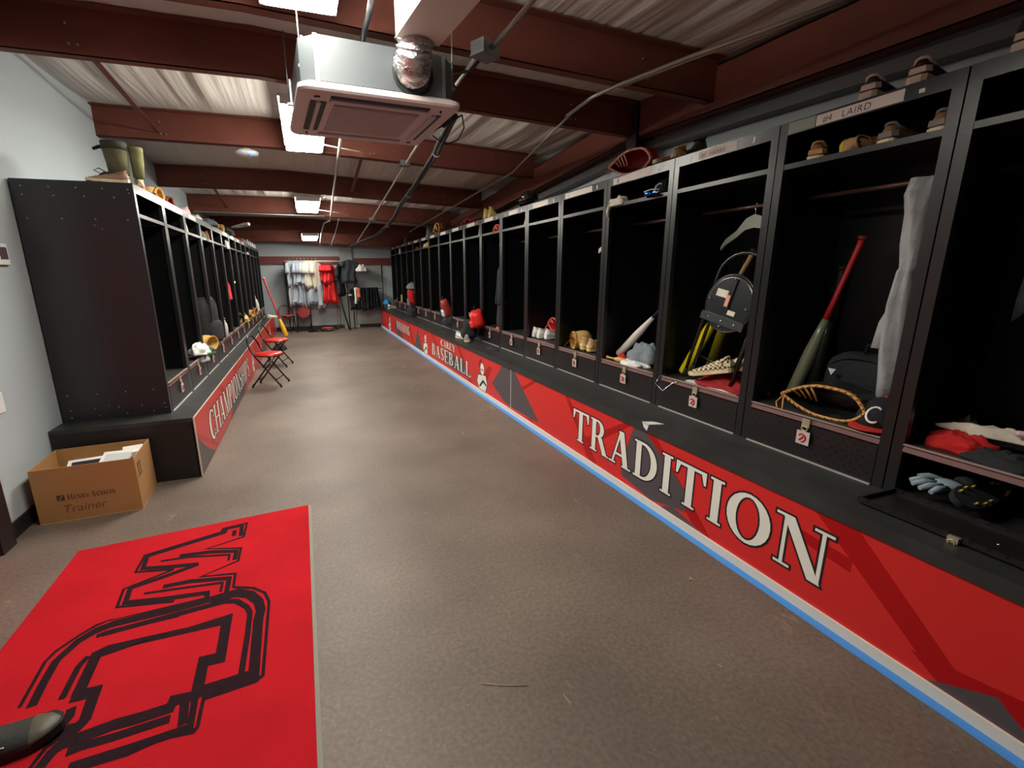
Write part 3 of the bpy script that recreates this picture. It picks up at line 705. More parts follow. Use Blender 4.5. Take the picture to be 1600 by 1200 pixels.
for i, (x0, y0, x1, y1) in enumerate(((-.27, -.365, .27, -.335), (-.27, .335, .27, .365), (-.365, -.27, -.335, .27), (.335, -.27, .365, .27))):
    MB().box(x0, y0, -.0215, x1, y1, -.0182).build('air_slot', dkm, ac)
    q = 10*0
    dx, dy = (0, .028 if y0 < 0 else -.028) if i < 2 else ((.028 if x0 < 0 else -.028), 0)
    MB().box(x0+dx*1.1+.002, y0+dy*1.1+.002, -.030, x1+dx*.9-.002, y1+dy*.9-.002, -.0185).build('louver', M('louver_plastic', (186,176,180), .4), ac)
    if i in (0, 2): MB().box(x0+dx*1.75, y0+dy*1.75, -.0205, x1+dx*1.95, y1+dy*1.95, -.0182).build('air_slot', dkm, ac)
for a in range(4):
    R = rot(z=a*PI/2); 
    MB().tube([R @ Vector((.33+.02*math.cos(t), .33+.02*math.sin(t)*.6, -.020)) for t in (.2, .8, 1.4, 1.9)], .006, 5).build('corner_slot', dkm, ac)
bd = MB().rings([[(x, y, z) for x, y in ((-.33,-.41),(.33,-.41),(.41,-.33),(.41,.33),(.33,.41),(-.33,.41),(-.41,.33),(-.41,-.33))] for z in (.031, .235)], smooth=False)
bdo = bd.build('casing', M('casing_zinc', (86,92,95), .5, .1, .04, 3), ac)
MB().box(-.345, -.4125, .03, -.325, -.405, .237).build('casing_seam', galv, bdo); MB().box(.325, -.4125, .03, .345, -.405, .237).build('casing_seam', galv, bdo)
MB().tube([(.16+.105*math.cos(t), -.415, .125+.105*math.sin(t)) for t in [k*PI/10 for k in range(20)]], .009, 6, closed=True).build('duct_collar', rubberk, ac)
for sx, sy in ((-.40,-.30), (.43,-.30), (-.43,.30), (.43,.30)):
    MB().tube([(sx, sy, .10), (sx, sy, .10+.42)], .004, 6).obox((sx*.97, sy, .12), (.05,.03,.012)).obox((sx*.97, sy, .19), (.012,.012,.14)).build('hanger_rod', galv, ac)
# flexible foil duct
foil = M('crinkled_foil', (210,206,206), .18, .95, .05, 20, .9, 45)
P0 = Vector((.65, 2.78, 2.60)); pts = []; 
fd = MB(); path = [Vector((.635, 2.755, 2.60)), Vector((.63, 2.70, 2.60)), Vector((.625, 2.655, 2.625)), Vector((.625, 2.635, 2.665)), Vector((.63, 2.625, 2.715))]
import itertools
fine = []
for i in range(len(path)-1):
    for k in range(6): fine.append(path[i].lerp(path[i+1], k/6))
fine.append(path[-1])
rnd = random.Random(5)
fd.tube(fine, [.088+.010*math.sin(i*2.1)+.006*rnd.random() for i in range(len(fine))], 20)
tag(fd.build('flexible_duct', foil), 'crinkled silver foil duct joining the white duct to the air conditioner', 'duct')
# rectangular duct
wd = M('white_duct_paint', (214,204,196), .5, 0, .03, 2)
da, db = Vector((.635, 2.60, 2.66)), Vector((.92, .6, 2.70))
ax = (db-da).normalized(); sdv = Vector((ax.y, -ax.x, 0)).normalized(); up = Vector((0,0,1))
rd = thing('air_duct', 'white rectangular air duct running toward the camera under the ceiling', 'duct', da)
rg = []
for t in (0, 1):
    p = (db-da)*t
    rg.append([p-sdv*.115, p+sdv*.115, p+sdv*.115+up*.17, p-sdv*.115+up*.17])
MB().rings(rg, smooth=False).build('duct_body', wd, rd)
for t in (.62,):
    p = (db-da)*t; q = p+ax*.04
    MB().rings([[v-sdv*.125-up*.01, v+sdv*.125-up*.01, v+sdv*.125+up*.18, v-sdv*.125+up*.18] for v in (p, q)], smooth=False).build('duct_flange', wd, rd)

# ------------------------------------------------------------------ conduits, pipes, cables
def zr(u, v, d):
    """point on pixel ray hanging d below the beams (iterated)"""
    z = 2.7
    for _ in range(30):
        p = iv(u, v, 'z', z); z = .5*z + .5*(zb(p.x, min(p.y, 14))-d)
    return iv(u, v, 'z', z)
def pipe(name, pts, r, m, label, cat, n=8):
    return tag(MB().tube(pts, r, n).build(name, m), label, cat)
cg = M('conduit_grey', (150,148,138), .4, .5)
pr_ = [zr(640,362,.02), zr(720,316,.02), zr(800,270,.02), zr(890,180,.02)]
pipe('conduit', pr_, .011, cg, 'long thin grey conduit running from near right of cassette to the far end', 'pipe')
pa = zr(886,180,.02)
q = [zr(886,181,.02), zr(925,152,.02), zr(968,132,.02), zr(1080,88,.02), zr(1200,45,.02), zr(1326,-4,.02)]
pipe('conduit', q, .013, cg, 'upper conduit bending above the nearest right lockers', 'pipe')
q2 = [p+Vector((.03, .03, -.0)) for p in q[2:]]
pipe('conduit', q2, .010, cg, 'slimmer conduit running beside the upper bending conduit', 'pipe')
# middle conduit with junction boxes
mid = [zr(558,378,.02), zr(580,344,.02), zr(632,259,.02), zr(660,214,.02)]
pipe('conduit', mid, .012, M('conduit_bright', (190,190,180), .4, .4), 'bright conduit passing through two small boxes, right of the lamps', 'pipe')
for (u, v, lab) in ((632, 258, 'grey junction box on the bright conduit nearer the cassette'), (581, 344, 'small grey junction box on the bright conduit nearer the end wall')):
    p = zr(u, v, .04); t = thing('junction_box', lab, 'junction box', p)
    MB().obox((0,0,.02), (.11,.11,.05)).build('box_body', galv, t); MB().obox((0,0,-.009), (.12,.12,.006)).build('cover_plate', galv, t)
p1, p2 = zr(713,132,.02), zr(742,92,.02)
pipe('conduit', [p1, p2], .012, M('conduit_bright', (190,190,180), .4, .4), 'short bright conduit piece just above the right corner of the cassette', 'pipe')
pipe('conduit', [zr(690,168,.03), zr(703,147,.03)], .011, M('conduit_bright', (190,190,180), .4, .4), 'short conduit stub touching the cassette right edge', 'pipe')
p = zr(758, 84, .05); t = thing('junction_box', 'large grey junction box below the roof right of the white duct', 'junction box', p, .5)
MB().obox((0,0,.02), (.14,.10,.07)).build('box_body', galv, t); MB().obox((0,0,-.018), (.15,.11,.005)).build('cover_plate', galv, t)
pipe('conduit', [zr(768,76,.02), zr(800,38,.02), zr(838,-6,.02)], .013, cg, 'grey conduit rising from the large junction box to the photo top', 'pipe')
pipe('cable', [zr(750,92,.03), zr(738,108,.03), zr(715,116,.03), zr(690,112,.03), zr(668,96,.04)], .010, rubberk, 'black cable looping from large junction box to the cassette body', 'cable')
# left conduit
lc = M('conduit_pale', (178,180,172), .4, .4)
pipe('conduit', [zr(533,213,.03), zr(527,255,.03), zr(521,300,.03), zr(516,344,.03)], .015, lc, 'pale conduit dropping from behind the cassette between the lamps', 'pipe')
pipe('conduit', [zr(516,344,.03), zr(506,349,.03), zr(502,365,.03), zr(500,383,.03)], .016, lc, 'pale conduit with an offset bend near the far lamp', 'pipe')
pipe('conduit', [zr(529,343,.03), zr(524,365,.03), zr(520,375,.03), zr(517,385,.03)], .012, lc, 'thin conduit right of the far lamp', 'pipe')
pipe('conduit', [zr(581,-6,.02), zr(576,25,.02), zr(571,42,.02), zr(565,72,.05)], .016, galv, 'steel pipe running down behind the cassette from the photo top', 'pipe')
pipe('light_cord', [Vector((.29,5.5,2.85)), zr(545,234,.01), zr(562,237,.005), zr(572,243,.0)], .006, white, 'white cord from the second lamp along the red beam', 'cable')
pipe('light_cord', [Vector((.33,9.3,2.67)), zr(520,331,.0), zr(540,335,.0)], .006, white, 'white cord from the third lamp along the red beam', 'cable')
pipe('conduit', [Vector((-1.72, 9.70, zb(-1.7,9.72)-.012)), Vector((.45, 9.70, zb(.3,9.72)-.012))], .010, lc, 'pale conduit clipped under the fifth roof beam', 'pipe')
# refrigerant line bundle
bun = [Vector((.86,3.4,2.56)), Vector((1.02,3.5,2.56))]+[zr(*c, .05) for c in ((712,182),(706,192),(690,225),(684,240),(664,268),(650,290),(640,305),(628,320),(618,338),(607,352),(590,368),(566,377),(545,386))]
ins = M('black_pipe_insulation', (44,46,48), .7, 0, .1, 20)
ct = thing('pipe_bundle', 'black insulated pipe bundle sagging from cassette toward the end wall', 'pipe', (0,0,0))
MB().tube(bun, .022, 8).build('insulated_pipe', ins, ct)
MB().tube([b_+Vector((-.04, .01, .012*math.sin(i*1.7))) for i, b_ in enumerate(bun)], .015, 8).build('insulated_pipe', M('grey_pipe_insulation', (84,88,90), .6), ct)
tq = MB()
for i in (5, 8, 11): tq.tube([bun[i]+Vector((.035*math.cos(a)-.015, 0, .035*math.sin(a))) for a in [k*PI/5 for k in range(10)]], .004, 5, closed=True)
tq.build('cable_ties', white, ct)
pipe('cable', [Vector((.93,3.45,2.50)), zr(722,180,.06), zr(725,200,.06), zr(716,218,.06), zr(698,226,.06), zr(684,218,.06), zr(676,212,.06)], .006, rubberk, 'thin black cable looping out below the cassette corner', 'cable')
# access point under third beam
p = iv(386, 239, 'y', 6.06); t = thing('access_point', 'white oval device with a blue indicator fixed below the red roof beam', 'device', p)
MB().ell((0,0,0), (.120,.09,.040), nu=20, nv=8).build('shell', M('ap_shell', (226,228,230), .35), t)
MB().ell((.045,-.07,-.026), (.020,.016,.012), nu=10, nv=6).build('indicator_lamp', M('blue_led', (40,90,255), .4, emit=3), t)
MB().obox((0,.03,.03), (.06,.05,.05)).build('mounting_bracket', white, t)
# thermostat at left edge
p = iv(0, 397, 'x', XWL); t = thing('thermostat', 'white framed wall thermostat at the left edge of the photo', 'thermostat', (XWL, p.y-.02, p.z))
MB().obox((.010,0,0), (.024,.13,.13)).build('housing', white, t); MB().obox((.0235,.01,.005), (.003,.08,.075)).build('display', M('dim_display', (86,76,76), .3), t)
p = iv(-2, 630, 'x', XWL); t = thing('outlet_plate', 'white wall plate at the left edge beside the lockers', 'outlet', (XWL, p.y, p.z))
MB().obox((.004,0,0), (.008,.075,.12)).build('plate', white, t)
# ------------------------------------------------------------------ item makers
def nz(x, y, z, s=1): return noise.noise(Vector((x*s, y*s, z*s)))
def make_shoe(label, loc, yaw, up, so, L=.29, band=None, lace=None, cleats=False, studs=None, high=0, group=None, name='shoe', toe=None, tilt=0, roll=0, cat='shoe', pattern=None):
    t = thing(name, label, cat, loc, yaw, group); t.rotation_euler = (tilt, roll, yaw)
    S = [(0,.024,.062),(.04,.034,.090+high),(.14,.038,.097+high),(.28,.038,.086+high*.6),(.40,.040,.080),(.52,.044,.070),(.66,.049,.058),(.80,.048,.050),(.92,.036,.044),(.98,.020,.036),(1,.008,.028)]
    k = L/.29; n = 14; rings = []
    for s, w, h in S:
        r = []; c = .004*math.sin(s*PI)
        for j in range(n):
            a = 2*PI*j/n; ca, sa = math.cos(a), math.sin(a)
            x = w*(abs(ca)**.75)*(1 if ca >= 0 else -1)
            if sa < 0: z = .020
            else: z = .020+(h-.020)*(sa**.85)
            if sa > .5: x *= .82
            r.append(((x+c)*k, s*L, z*k))
        rings.append(r)
    MB().rings(rings).build('upper', up, t)
    # sole
    rs = []
    for s, w, h in [(-.01,.018,0),(.02,.034,0),(.14,.041,0),(.40,.040,0),(.60,.050,0),(.80,.051,0),(.93,.038,0),(1.0,.018,0),(1.015,.006,0)]:
        z1 = .026+(.008 if s > .9 or s < .05 else 0)
        rs.append([(-w*k, s*L, .004*k if s < .9 else .010*k), (w*k, s*L, .004*k if s < .9 else .010*k), (w*1.02*k, s*L, z1*k), (-w*1.02*k, s*L, z1*k)])
    so_ = MB().rings(rs, smooth=False).build('sole', so, t)
    # collar and opening
    hh = .093+high
    col = [(.030*math.cos(a)*k+.001, (.17+.125*math.sin(a))*L, (hh-.004-.010*math.sin(a)-(.012 if abs(math.sin(a)) < .5 else 0))*k) for a in [2*PI*i/14 for i in range(14)]]
    MB().tube(col, .006*k, 6, closed=True).build('collar', band or up, t)
    MB().poly([(x*.92, y, z+.003) for x, y, z in col]).build('lining', rubberk, t)
    if lace:
        lb = MB()
        for i in range(5):
            s = .34+.055*i; z = (.086-.032*i/4.2)*k+.002
            lb.tube([(-.026*k, s*L, z-.012*k), (0, (s+.01)*L, z+.003), (.026*k, s*L, z-.012*k)], .003*k, 5)
        lb.build('laces', lace, t)
    if band:
        b = MB()
        b.rings([[(-.036*k, .06*L, .04*k), (.044*k, .06*L, .04*k), (.042*k, .055*L, .062*k), (-.034*k, .055*L, .062*k)], [(-.026*k, -.006, .04*k), (.032*k, -.006, .04*k), (.028*k, -.006, .062*k), (-.024*k, -.006, .062*k)]], smooth=False)
        b.build('heel_patch', band, t)
    if toe:
        tr = []
        for ring in rings[-4:]:
            cyy = sum(p[1] for p in ring)/n
            tr.append([(p[0]*1.035, p[1]+(.003 if ring is rings[-1] else 0), .022*k+(p[2]-.022*k)*1.05) for p in ring])
        tr.insert(0, [(p[0]*1.0, p[1]-.004, p[2]) for p in rings[-4]])
        MB().rings(tr).build('toe_cap', toe, t)
    if cleats:
        c = MB()
        for s, w in ((.05,.02),(.15,.028),(.55,.034),(.7,.038),(.85,.03)):
            for q in (-1, 1): MB().lathe([(0,.007),(1,.003)], (q*w*k, s*L, .005), (q*w*k, s*L, -.011), 6).build('stud', studs or so, so_)
    return t
def make_glove(label, loc, yaw, skin, lace, a=.17, b=.20, h=.075, tilt=0, roll=0, inner=None, group=None):
    t = thing('baseball_glove', label, 'baseball glove', loc, 0, group); t.rotation_euler = (tilt, roll, yaw)
    def rim(th):
        c = math.cos(th); s = math.sin(th)
        z = h*(1-abs(c)**(1.7 if c < 0 else 4.5))*(1 if s >= 0 else -1)*(.85 if s < 0 else 1)
        return a*c, z
    def P(s, th, k=1):
        x, z = rim(th); kk = math.cos(s*PI/2)**.55*(1+.18*math.sin(s*PI))
        fing = 1+.06*math.cos(9*th)*math.sin(s*PI)
        return Vector((x*kk*k*fing, (-.32+1.0*math.sin(s*PI/2)*k)*b, (z*kk*fing+(.012*math.sin(s*PI) if z > 0 else 0))*k + h*.86))
    nt = 36; ns = 9
    o = MB().rings([[P(i/ns, 2*PI*j/nt) for j in range(nt)] for i in range(ns+1)], cap=False)
    o.rings([[P(i/ns, 2*PI*j/nt, .93)+Vector((0,-.001,0)) for j in range(nt)] for i in range(ns+1)], cap=False)
    o.build('leather_shell', skin, t)
    MB().tube([P(0, 2*PI*j/nt) for j in range(nt)], .0085, 6, closed=True).build('binding', lace, t)
    lc_ = MB()
    for j in range(0, nt, 1):
        th = 2*PI*(j+.5)/nt; p = P(.05, th); q = P(0.0, th+.10)+Vector((0,-.012,0)); lc_.tube([p, (p+q)/2+Vector((0,-.008,.002)), q], .0058, 5)
    lc_.build('lacing', lace, t)
    wb = MB()
    for i in range(4):
        x = -a*(.30+.14*i); z = h*(1-(.30+.14*i)**1.7); wb.tube([(x, -.33*b, h*.86+z), (x+.01, -.20*b, h*.86+z*.4), (x+.015, -.1*b, h*.86-.1*z)], .006, 5)
    wb.build('web_lacing', lace, t)
    dl = MB().tube([(-a*.95, -.33*b, h*.8), (-a*1.02, -.5*b, h*.35), (-a*.9, -.62*b, .004)], .004, 5).tube([(-a*.95, -.33*b, h*.8), (-a*.8, -.55*b, h*.3), (-a*.7, -.7*b, .004)], .004, 5)
    dl.build('loose_laces', lace, t)
    return t
def make_cap(label, loc, yaw, crown, brim, letter=None, s=1, group=None, tilt=0):
    t = thing('baseball_hat', label, 'hat', loc, yaw, group); t.rotation_euler[0] = tilt
    r = []
    for i in range(8):
        ph = (PI/2)*i/7; r.append([(.088*s*math.cos(ph)*math.cos(a), .098*s*math.cos(ph)*math.sin(a), .012+.115*s*math.sin(ph)**.9) for a in [2*PI*j/18 for j in range(18)]])
    MB().rings(r).build('crown', crown, t)
    MB().ell((0,0,.127*s), (.008,.008,.005), nu=8, nv=4).build('button', brim, t)
    b = MB(); top = []; n = 12
    for i in range(n+1):
        a = PI+PI*i/n; top.append((a, Vector((.085*s*math.cos(a), .093*s*math.sin(a), .014)), Vector((.092*s*math.cos(a), (.093*math.sin(a)-.075*abs(math.sin(a))**.6)*s, .004+.012*abs(math.sin(a))))))
    b.rings([[p, q, q+Vector((0,0,-.004)), p+Vector((0,0,-.004))] for _, p, q in top], smooth=False)
    b.build('brim', brim, t)
    if letter:
        pts = []
        for i in range(11):
            a = math.radians(50+260*i/10); x = .026*math.cos(a); z = .056+.030*math.sin(a)
            ph = math.asin(min(.99, z/.115)); y = -.101*math.cos(ph)*math.sqrt(max(0, 1-(x/.088)**2))
            pts.append((x*s, (y-.0015)*s, (z+.006)*s))
        MB().tube(pts, .0055, 6).build('letter', letter, t)
    return t
def make_helmet(label, loc, yaw, m, s=1):
    t = thing('batting_helmet', label, 'helmet', loc, yaw)
    r = []
    for i in range(9):
        ph = (PI/2)*i/8; r.append([(.11*s*math.cos(ph)*math.cos(a), .125*s*math.cos(ph)*math.sin(a), .05+.13*s*math.sin(ph)) for a in [2*PI*j/20 for j in range(20)]])
    r.insert(0, [(.112*s*math.cos(a), .12*s*math.sin(a), .0+(.03 if math.sin(a) < 0 else 0)) for a in [2*PI*j/20 for j in range(20)]])
    MB().rings(r).build('shell', m, t)
    MB().rings([[(.10*s*math.cos(a), -.10*s+.02*math.sin(a)*0-.10*s*max(0, -math.sin(a)), .052+dz) for a in [PI+PI*j/8 for j in range(9)]] for dz in (0, .006)], smooth=False).build('visor', m, t)
    for q in (-1, 1): MB().ell((q*.105*s, .02, .015), (.02,.05,.05), nu=10, nv=6).build('ear_flap', m, t)
    MB().obox((0,-.122*s,.10), (.03,.006,.012)).build('front_mark', white, t)
    return t
def make_bat(label, p0, p1, barrel, grip, knob=None, rmax=.033, name='baseball_bat', hf=.42):
    """p0 barrel end, p1 knob end"""
    p0 = Vector(p0); p1 = Vector(p1); t = thing(name, label, 'baseball bat', p0); d = p1-p0
    f = 1-hf
    MB().lathe([(0,.3*rmax),(.006,.85*rmax),(.02,rmax),(f*.6,rmax*.97),(f*.8,rmax*.75),(f,rmax*.48)], (0,0,0), d, 16).build('barrel', barrel, t)
    MB().lathe([(0,rmax*.46),(.3,rmax*.38),(.9,rmax*.42),(1,rmax*.45)], d*(f+.002), d*.975, 12).build('handle_grip', grip, t)
    MB().lathe([(0,rmax*.5),(.3,rmax*.72),(.8,rmax*.7),(1,rmax*.4)], d*.976, d, 12).build('knob', knob or grip, t)
    return t
def make_pile(label, loc, rx, ry, h, mat, seed=0, name='cloth', cat='cloth', yaw=0, group=None, sc=1.0):
    def fn(d):
        return 1+.22*nz(d.x*2.2+seed, d.y*2.2, d.z*2.2)+.10*abs(nz(d.x*6+seed, d.y*6, d.z*5))
    mb = MB(); n = 28; m = 14; rings = []
    for i in range(m+1):
        ph = PI/2*(1-i/m); ring = []
        for j in range(n):
            th = 2*PI*j/n; d = Vector((math.cos(ph)*math.cos(th), math.cos(ph)*math.sin(th), math.sin(ph))); k = fn(d)
            fold = 1+.16*math.sin(5*th+seed+3*nz(d.x*2+seed, d.y*2, 0))*math.cos(ph)
            z = max(.0, d.z*h*k*(.75+.5*abs(nz(d.x*3+seed, d.y*3, 5))))
            ring.append((d.x*rx*k*fold, d.y*ry*k*fold, z))
        rings.append(ring)
    mb.rings(rings, cap=False); mb.addf(range(m*n, m*n+n))
    o = mb.build(name, mat); o.location = loc; o.rotation_euler[2] = yaw
    return tag(o, label, cat, group)
def make_backpack(label, loc, yaw, m, m2, w=.32, d=.2, h=.46, lean=0, flap=None, cat='backpack', name='backpack', straps=True):
    t = thing(name, label, cat, loc, yaw); t.rotation_euler[0] = lean
    def body(w, d, h, z0, y0):
        r = []
        for i in range(9):
            s = i/8; k = (1-abs(2*s-1)**5*.35); r.append([(w/2*k*(abs(math.cos(a))**.6)*(1 if math.cos(a) > 0 else -1)*(1+.05*nz(a, s*3, 1)), y0+d/2*k*(abs(math.sin(a))**.6)*(1 if math.sin(a) > 0 else -1)*(1+.08*nz(a*2, s*4, 2)), z0+h*s) for a in [2*PI*j/20 for j in range(20)]])
        return MB().rings(r)
    body(w, d, h, 0, 0).build('main_bag', m, t)
    body(w*.8, d*.5, h*.45, h*.06, -d*.42).build('front_pocket', m2, t)
    MB().tube([(-.04,0,h*.98),(-.035,0,h+.05),(.035,0,h+.05),(.04,0,h*.98)], .008, 6).build('carry_loop', rubberk, t)
    for q in ((-1,1) if straps else ()): MB().tube([(q*.08, d*.45, h*.9), (q*.10, d*.75, h*.6), (q*.11, d*.5, h*.15)], [.018,.02,.012], 6).build('shoulder_strap', m2, t)
    MB().tube([(w*.46*math.sin(a)*.95, -d*.46*abs(math.cos(a*.5)), h*.62+h*.33*math.cos(a)) for a in [(-1+2*i/10)*1.3 for i in range(11)]], .004, 5).build('zip', flap or rubberk, t)
    return t
def make_shirt(label, loc, yaw, m, W=.50, H=.68, D=.09, sleeve=.24, seed=0, group=None, name='shirt', cat='shirt', hanger=True, flare=1.0, neck=True):
    """hangs from loc (top of hanger hook)"""
    t = thing(name, label, cat, loc, yaw, group); r = []; n = 30
    prof = [(0,.06,.02),(.02,.12,.03),(.07,.32,.05),(.13,.41,.07),(.3,.40,.09),(.5,.42*flare,.10),(.7,.42*flare,.11),(.88,.45*flare,.125),(1,.48*flare,.13)]
    for s, w, d in prof:
        ring = []; slide = .05*s*math.sin(seed*1.9)+.025*math.sin(s*7+seed)
        for j in range(n):
            a = 2*PI*j/n; rip = 1+.55*(s**.6)*math.sin(6*a+seed*2+s*2.5)+.25*nz(a*2+seed, s*4, seed)
            ring.append((slide+W*w*math.cos(a)*(1+.08*s*math.sin(4*a+seed)), D*d*4*math.sin(a)*rip+.02*s*math.sin(7*math.cos(a)+seed), -.08-H*s+(.035*math.sin(3*a+seed)+.02*math.sin(5*a+2*seed) if s == 1 else 0)))
        r.append(ring)
    MB().rings(r).build('body', m, t)
    if sleeve:
        for q in (-1, 1):
            MB().tube([(q*W*.26, 0, -.08-H*.10), (q*W*.36, .005, -.08-H*.15), (q*(W*.42+.01), .01*q, -.08-H*.15-sleeve*.55), (q*(W*.44+sleeve*.12), .015*q, -.08-H*.14-sleeve)], [.03,.048,.058,.066+.01*math.sin(seed)], 10).build('sleeve', m, t)
    if hanger:
        MB().tube([(0,0,-.09),(0,0,-.04),(.014,0,-.025),(.012,0,-.004),(0,0,.003),(-.012,0,-.004)], .003, 5).build('hanger_hook', chrome, t)
    return t
def make_trousers(label, loc, yaw, m, L=.7, W=.24, seed=0, group=None):
    """folded over a bar at loc, hanging down both sides"""
    r = []; n = 14
    for i in range(9):
        s = i/8; r.append([(W/2*math.cos(a)*(1+.08*math.sin(3*s*4+seed)), (.028+.02*s)*math.sin(a)*(1+.5*math.sin(3*a+seed))+.01*math.sin(s*5+seed), .012*(s == 0)-L*s) for a in [2*PI*j/n for j in range(n)]])
    o = MB().rings(r).build('trousers', m); o.location = loc; o.rotation_euler[2] = yaw
    return tag(o, label, 'trousers', group)
def make_chair(label, loc, yaw, seatm, group='red seated folding chairs'):
    t = thing('folding_chair', label, 'chair', loc, yaw, group)
    hw = .185
    def hoop():
        pts = [(.20, -hw, .012), (-.12, -hw, .45), (-.17, -hw, .55)]
        for i in range(9):
            a = PI*i/8; pts.append((-.17-.06*math.sin(a), -hw*math.cos(a), .55+.17*math.sin(a)))
        pts += [(-.17, hw, .55), (-.12, hw, .45), (.20, hw, .012)]
        return pts
    MB().tube(hoop(), .0115, 8).build('back_hoop', blacktube, t)
    MB().tube([(-.20, -hw+.03, .012), (.13, -hw+.03, .425), (.13, hw-.03, .425), (-.20, hw-.03, .012)], .0115, 8).build('cross_legs', blacktube, t)
    MB().tube([(-.13, -hw+.03, .10), (-.13, hw-.03, .10)], .008, 6).build('stretcher', blacktube, t)
    MB().tube([(.13, -hw, .105), (.13, hw, .105)], .008, 6).build('stretcher', blacktube, t)
    for x, y in ((.20,-hw),(.20,hw),(-.20,-hw+.03),(-.20,hw-.03)): MB().lathe([(0,.016),(1,.0135)], (x, y, 0), (x*.93, y, .05), 8).build('foot_cap', rubberk, t)
    r = []
    for k, z in ((.86,.432),(1,.438),(1.02,.452),(.97,.468),(.7,.476),(.02,.478)):
        r.append([(.02+.185*k*math.cos(a), .185*k*math.sin(a), z) for a in [2*PI*j/24 for j in range(24)]])
    s = MB().rings(r).build('seat', seatm, t)
    MB().tube([(.02+.187*math.cos(a), .187*math.sin(a), .442) for a in [2*PI*j/24 for j in range(24)]], .008, 6, closed=True).build('seat_rim', blacktube, s)
    return t
def make_folded_chair(label, loc, R, seatm, under=False):
    """folded flat, in local XZ plane, x across, z up"""
    t = thing('folding_chair', label, 'chair', loc, 0, 'red seated folding chairs'); t.rotation_mode = 'QUATERNION'; t.rotation_quaternion = R.to_quaternion()
    hw = .185
    arch = [(-hw, 0, .012), (-hw, 0, .70)]+[(-hw*math.cos(PI*i/10), 0, .70+.16*math.sin(PI*i/10)) for i in range(1, 10)]+[(hw, 0, .70), (hw, 0, .012)]
    MB().tube(arch, .0115, 8).build('back_hoop', blacktube, t)
    MB().tube([(-hw+.03, .028, .05), (-hw+.03, .028, .62), (hw-.03, .028, .62), (hw-.03, .028, .05)], .0115, 8).build('cross_legs', blacktube, t)
    MB().tube([(-hw+.03, .028, .16), (hw-.03, .028, .16)], .007, 6).build('stretcher', blacktube, t)
    for x, y, z in ((-hw,0,0),(hw,0,0),(-hw+.03,.028,.035),(hw-.03,.028,.035)): MB().lathe([(0,.016),(1,.0135)], (x,y,z), (x,y,z+.05), 8).build('foot_cap', rubberk, t)
    r = []
    for k, y in ((.9,-.045),(1,-.040),(1,-.022),(.9,-.016)) :
        r.append([(.175*k*math.cos(a), y, .55+.175*k*math.sin(a)) for a in [2*PI*j/26 for j in range(26)]])
    s = MB().rings(r).build('seat', seatm, t)
    MB().tube([(.176*math.cos(a), -.035, .55+.176*math.sin(a)) for a in [2*PI*j/26 for j in range(26)]], .007, 6, closed=True).build('seat_rim', blacktube, s)
    if under:
        MB().obox((.0,-.050,.44), (.33,.014,.05)).build('hinge_bar', M('dark_bar', (52,58,60), .35), s)
        MB().obox((0,-.049,.60), (.03,.010,.20)).build('cross_bar', blackin, s)
        MB().obox((-.065,-.0475,.60), (.085,.004,.045)).build('paper_label', offwhite, s)
        MB().obox((-.005,-.056,.565), (.026,.003,.07)).build('warning_label', M('orange_label', (226,150,124), .5), s)
        MB().obox((.045,-.0475,.50), (.055,.004,.028)).build('paper_label', offwhite, s)
        rv = MB()
        for x, z in ((-.14,.55),(.14,.55),(0,.70),(-.1,.44),(.1,.44),(0,.405),(.0,.44)): rv.ell((x, -.058, z), (.006,.004,.006), nu=8, nv=4)
        rv.build('rivets', chrome, s)
        MB().tube([(-.2,-.03,.86+.0),(-.15,-.03,.78)], .001, 4)
    return t

# ------------------------------------------------------------------ chairs, bat, bag on the floor
make_chair('nearest red seated folding chair standing by the left bench', (-.60, 7.18, 0), math.radians(-14), chairred)
make_chair('second red seated folding chair by the left bench, behind the nearest', (-.58, 8.72, 0), math.radians(-14), chairred)
make_pile('dark bag slumped on the floor behind the nearest folding chair', (iv(437,547,'z',0).x, iv(437,547,'z',0).y, 0), .12, .16, .17, darkcloth, 4, 'bag', 'bag')
make_chair('red seated folding chair at the left corner of the end wall', (-.56, 14.0, 0), math.radians(-75), chairred)
make_folded_chair('folded chair with maroon round seat leaning under the pale jerseys', (-.13, 13.75, 0), rot(x=-.22, z=-.12), maroon)
make_folded_chair('folded chair lying on the floor by the end wall with red seat edge showing', (-.08, 13.78, .045), Matrix(((0,0,1),(-1,0,0),(0,-1,0))), chairred)
pA = iv(451, 526, 'z', .02); pA = Vector((-.50, 11.9, .03))
pa0 = iv(449, 526, 'z', .03)
b0 = Vector((pa0.x, 12.0, .03)); 
b0 = iv(448, 526, 'y', 12.6); b1 = iv(411, 434, 'y', 12.9)
b0.z = max(b0.z, .035)
t = make_bat('long training bat with yellow barrel and red shaft leaning at far end of left bench', b0, b1, M('yellow_plastic', (240,190,40), .4), M('red_shaft', (205,60,62), .4), M('pale_knob', (225,190,170), .5), rmax=.055, hf=.70)
b0 = iv(426, 527, 'y', 12.2); b0.z = .02; b1 = iv(398, 470, 'y', 12.6)
tag(MB().tube([b0, b1], .013, 8).build('pole', rubberk), 'thin black pole leaning against the left bench behind the chairs', 'pole')
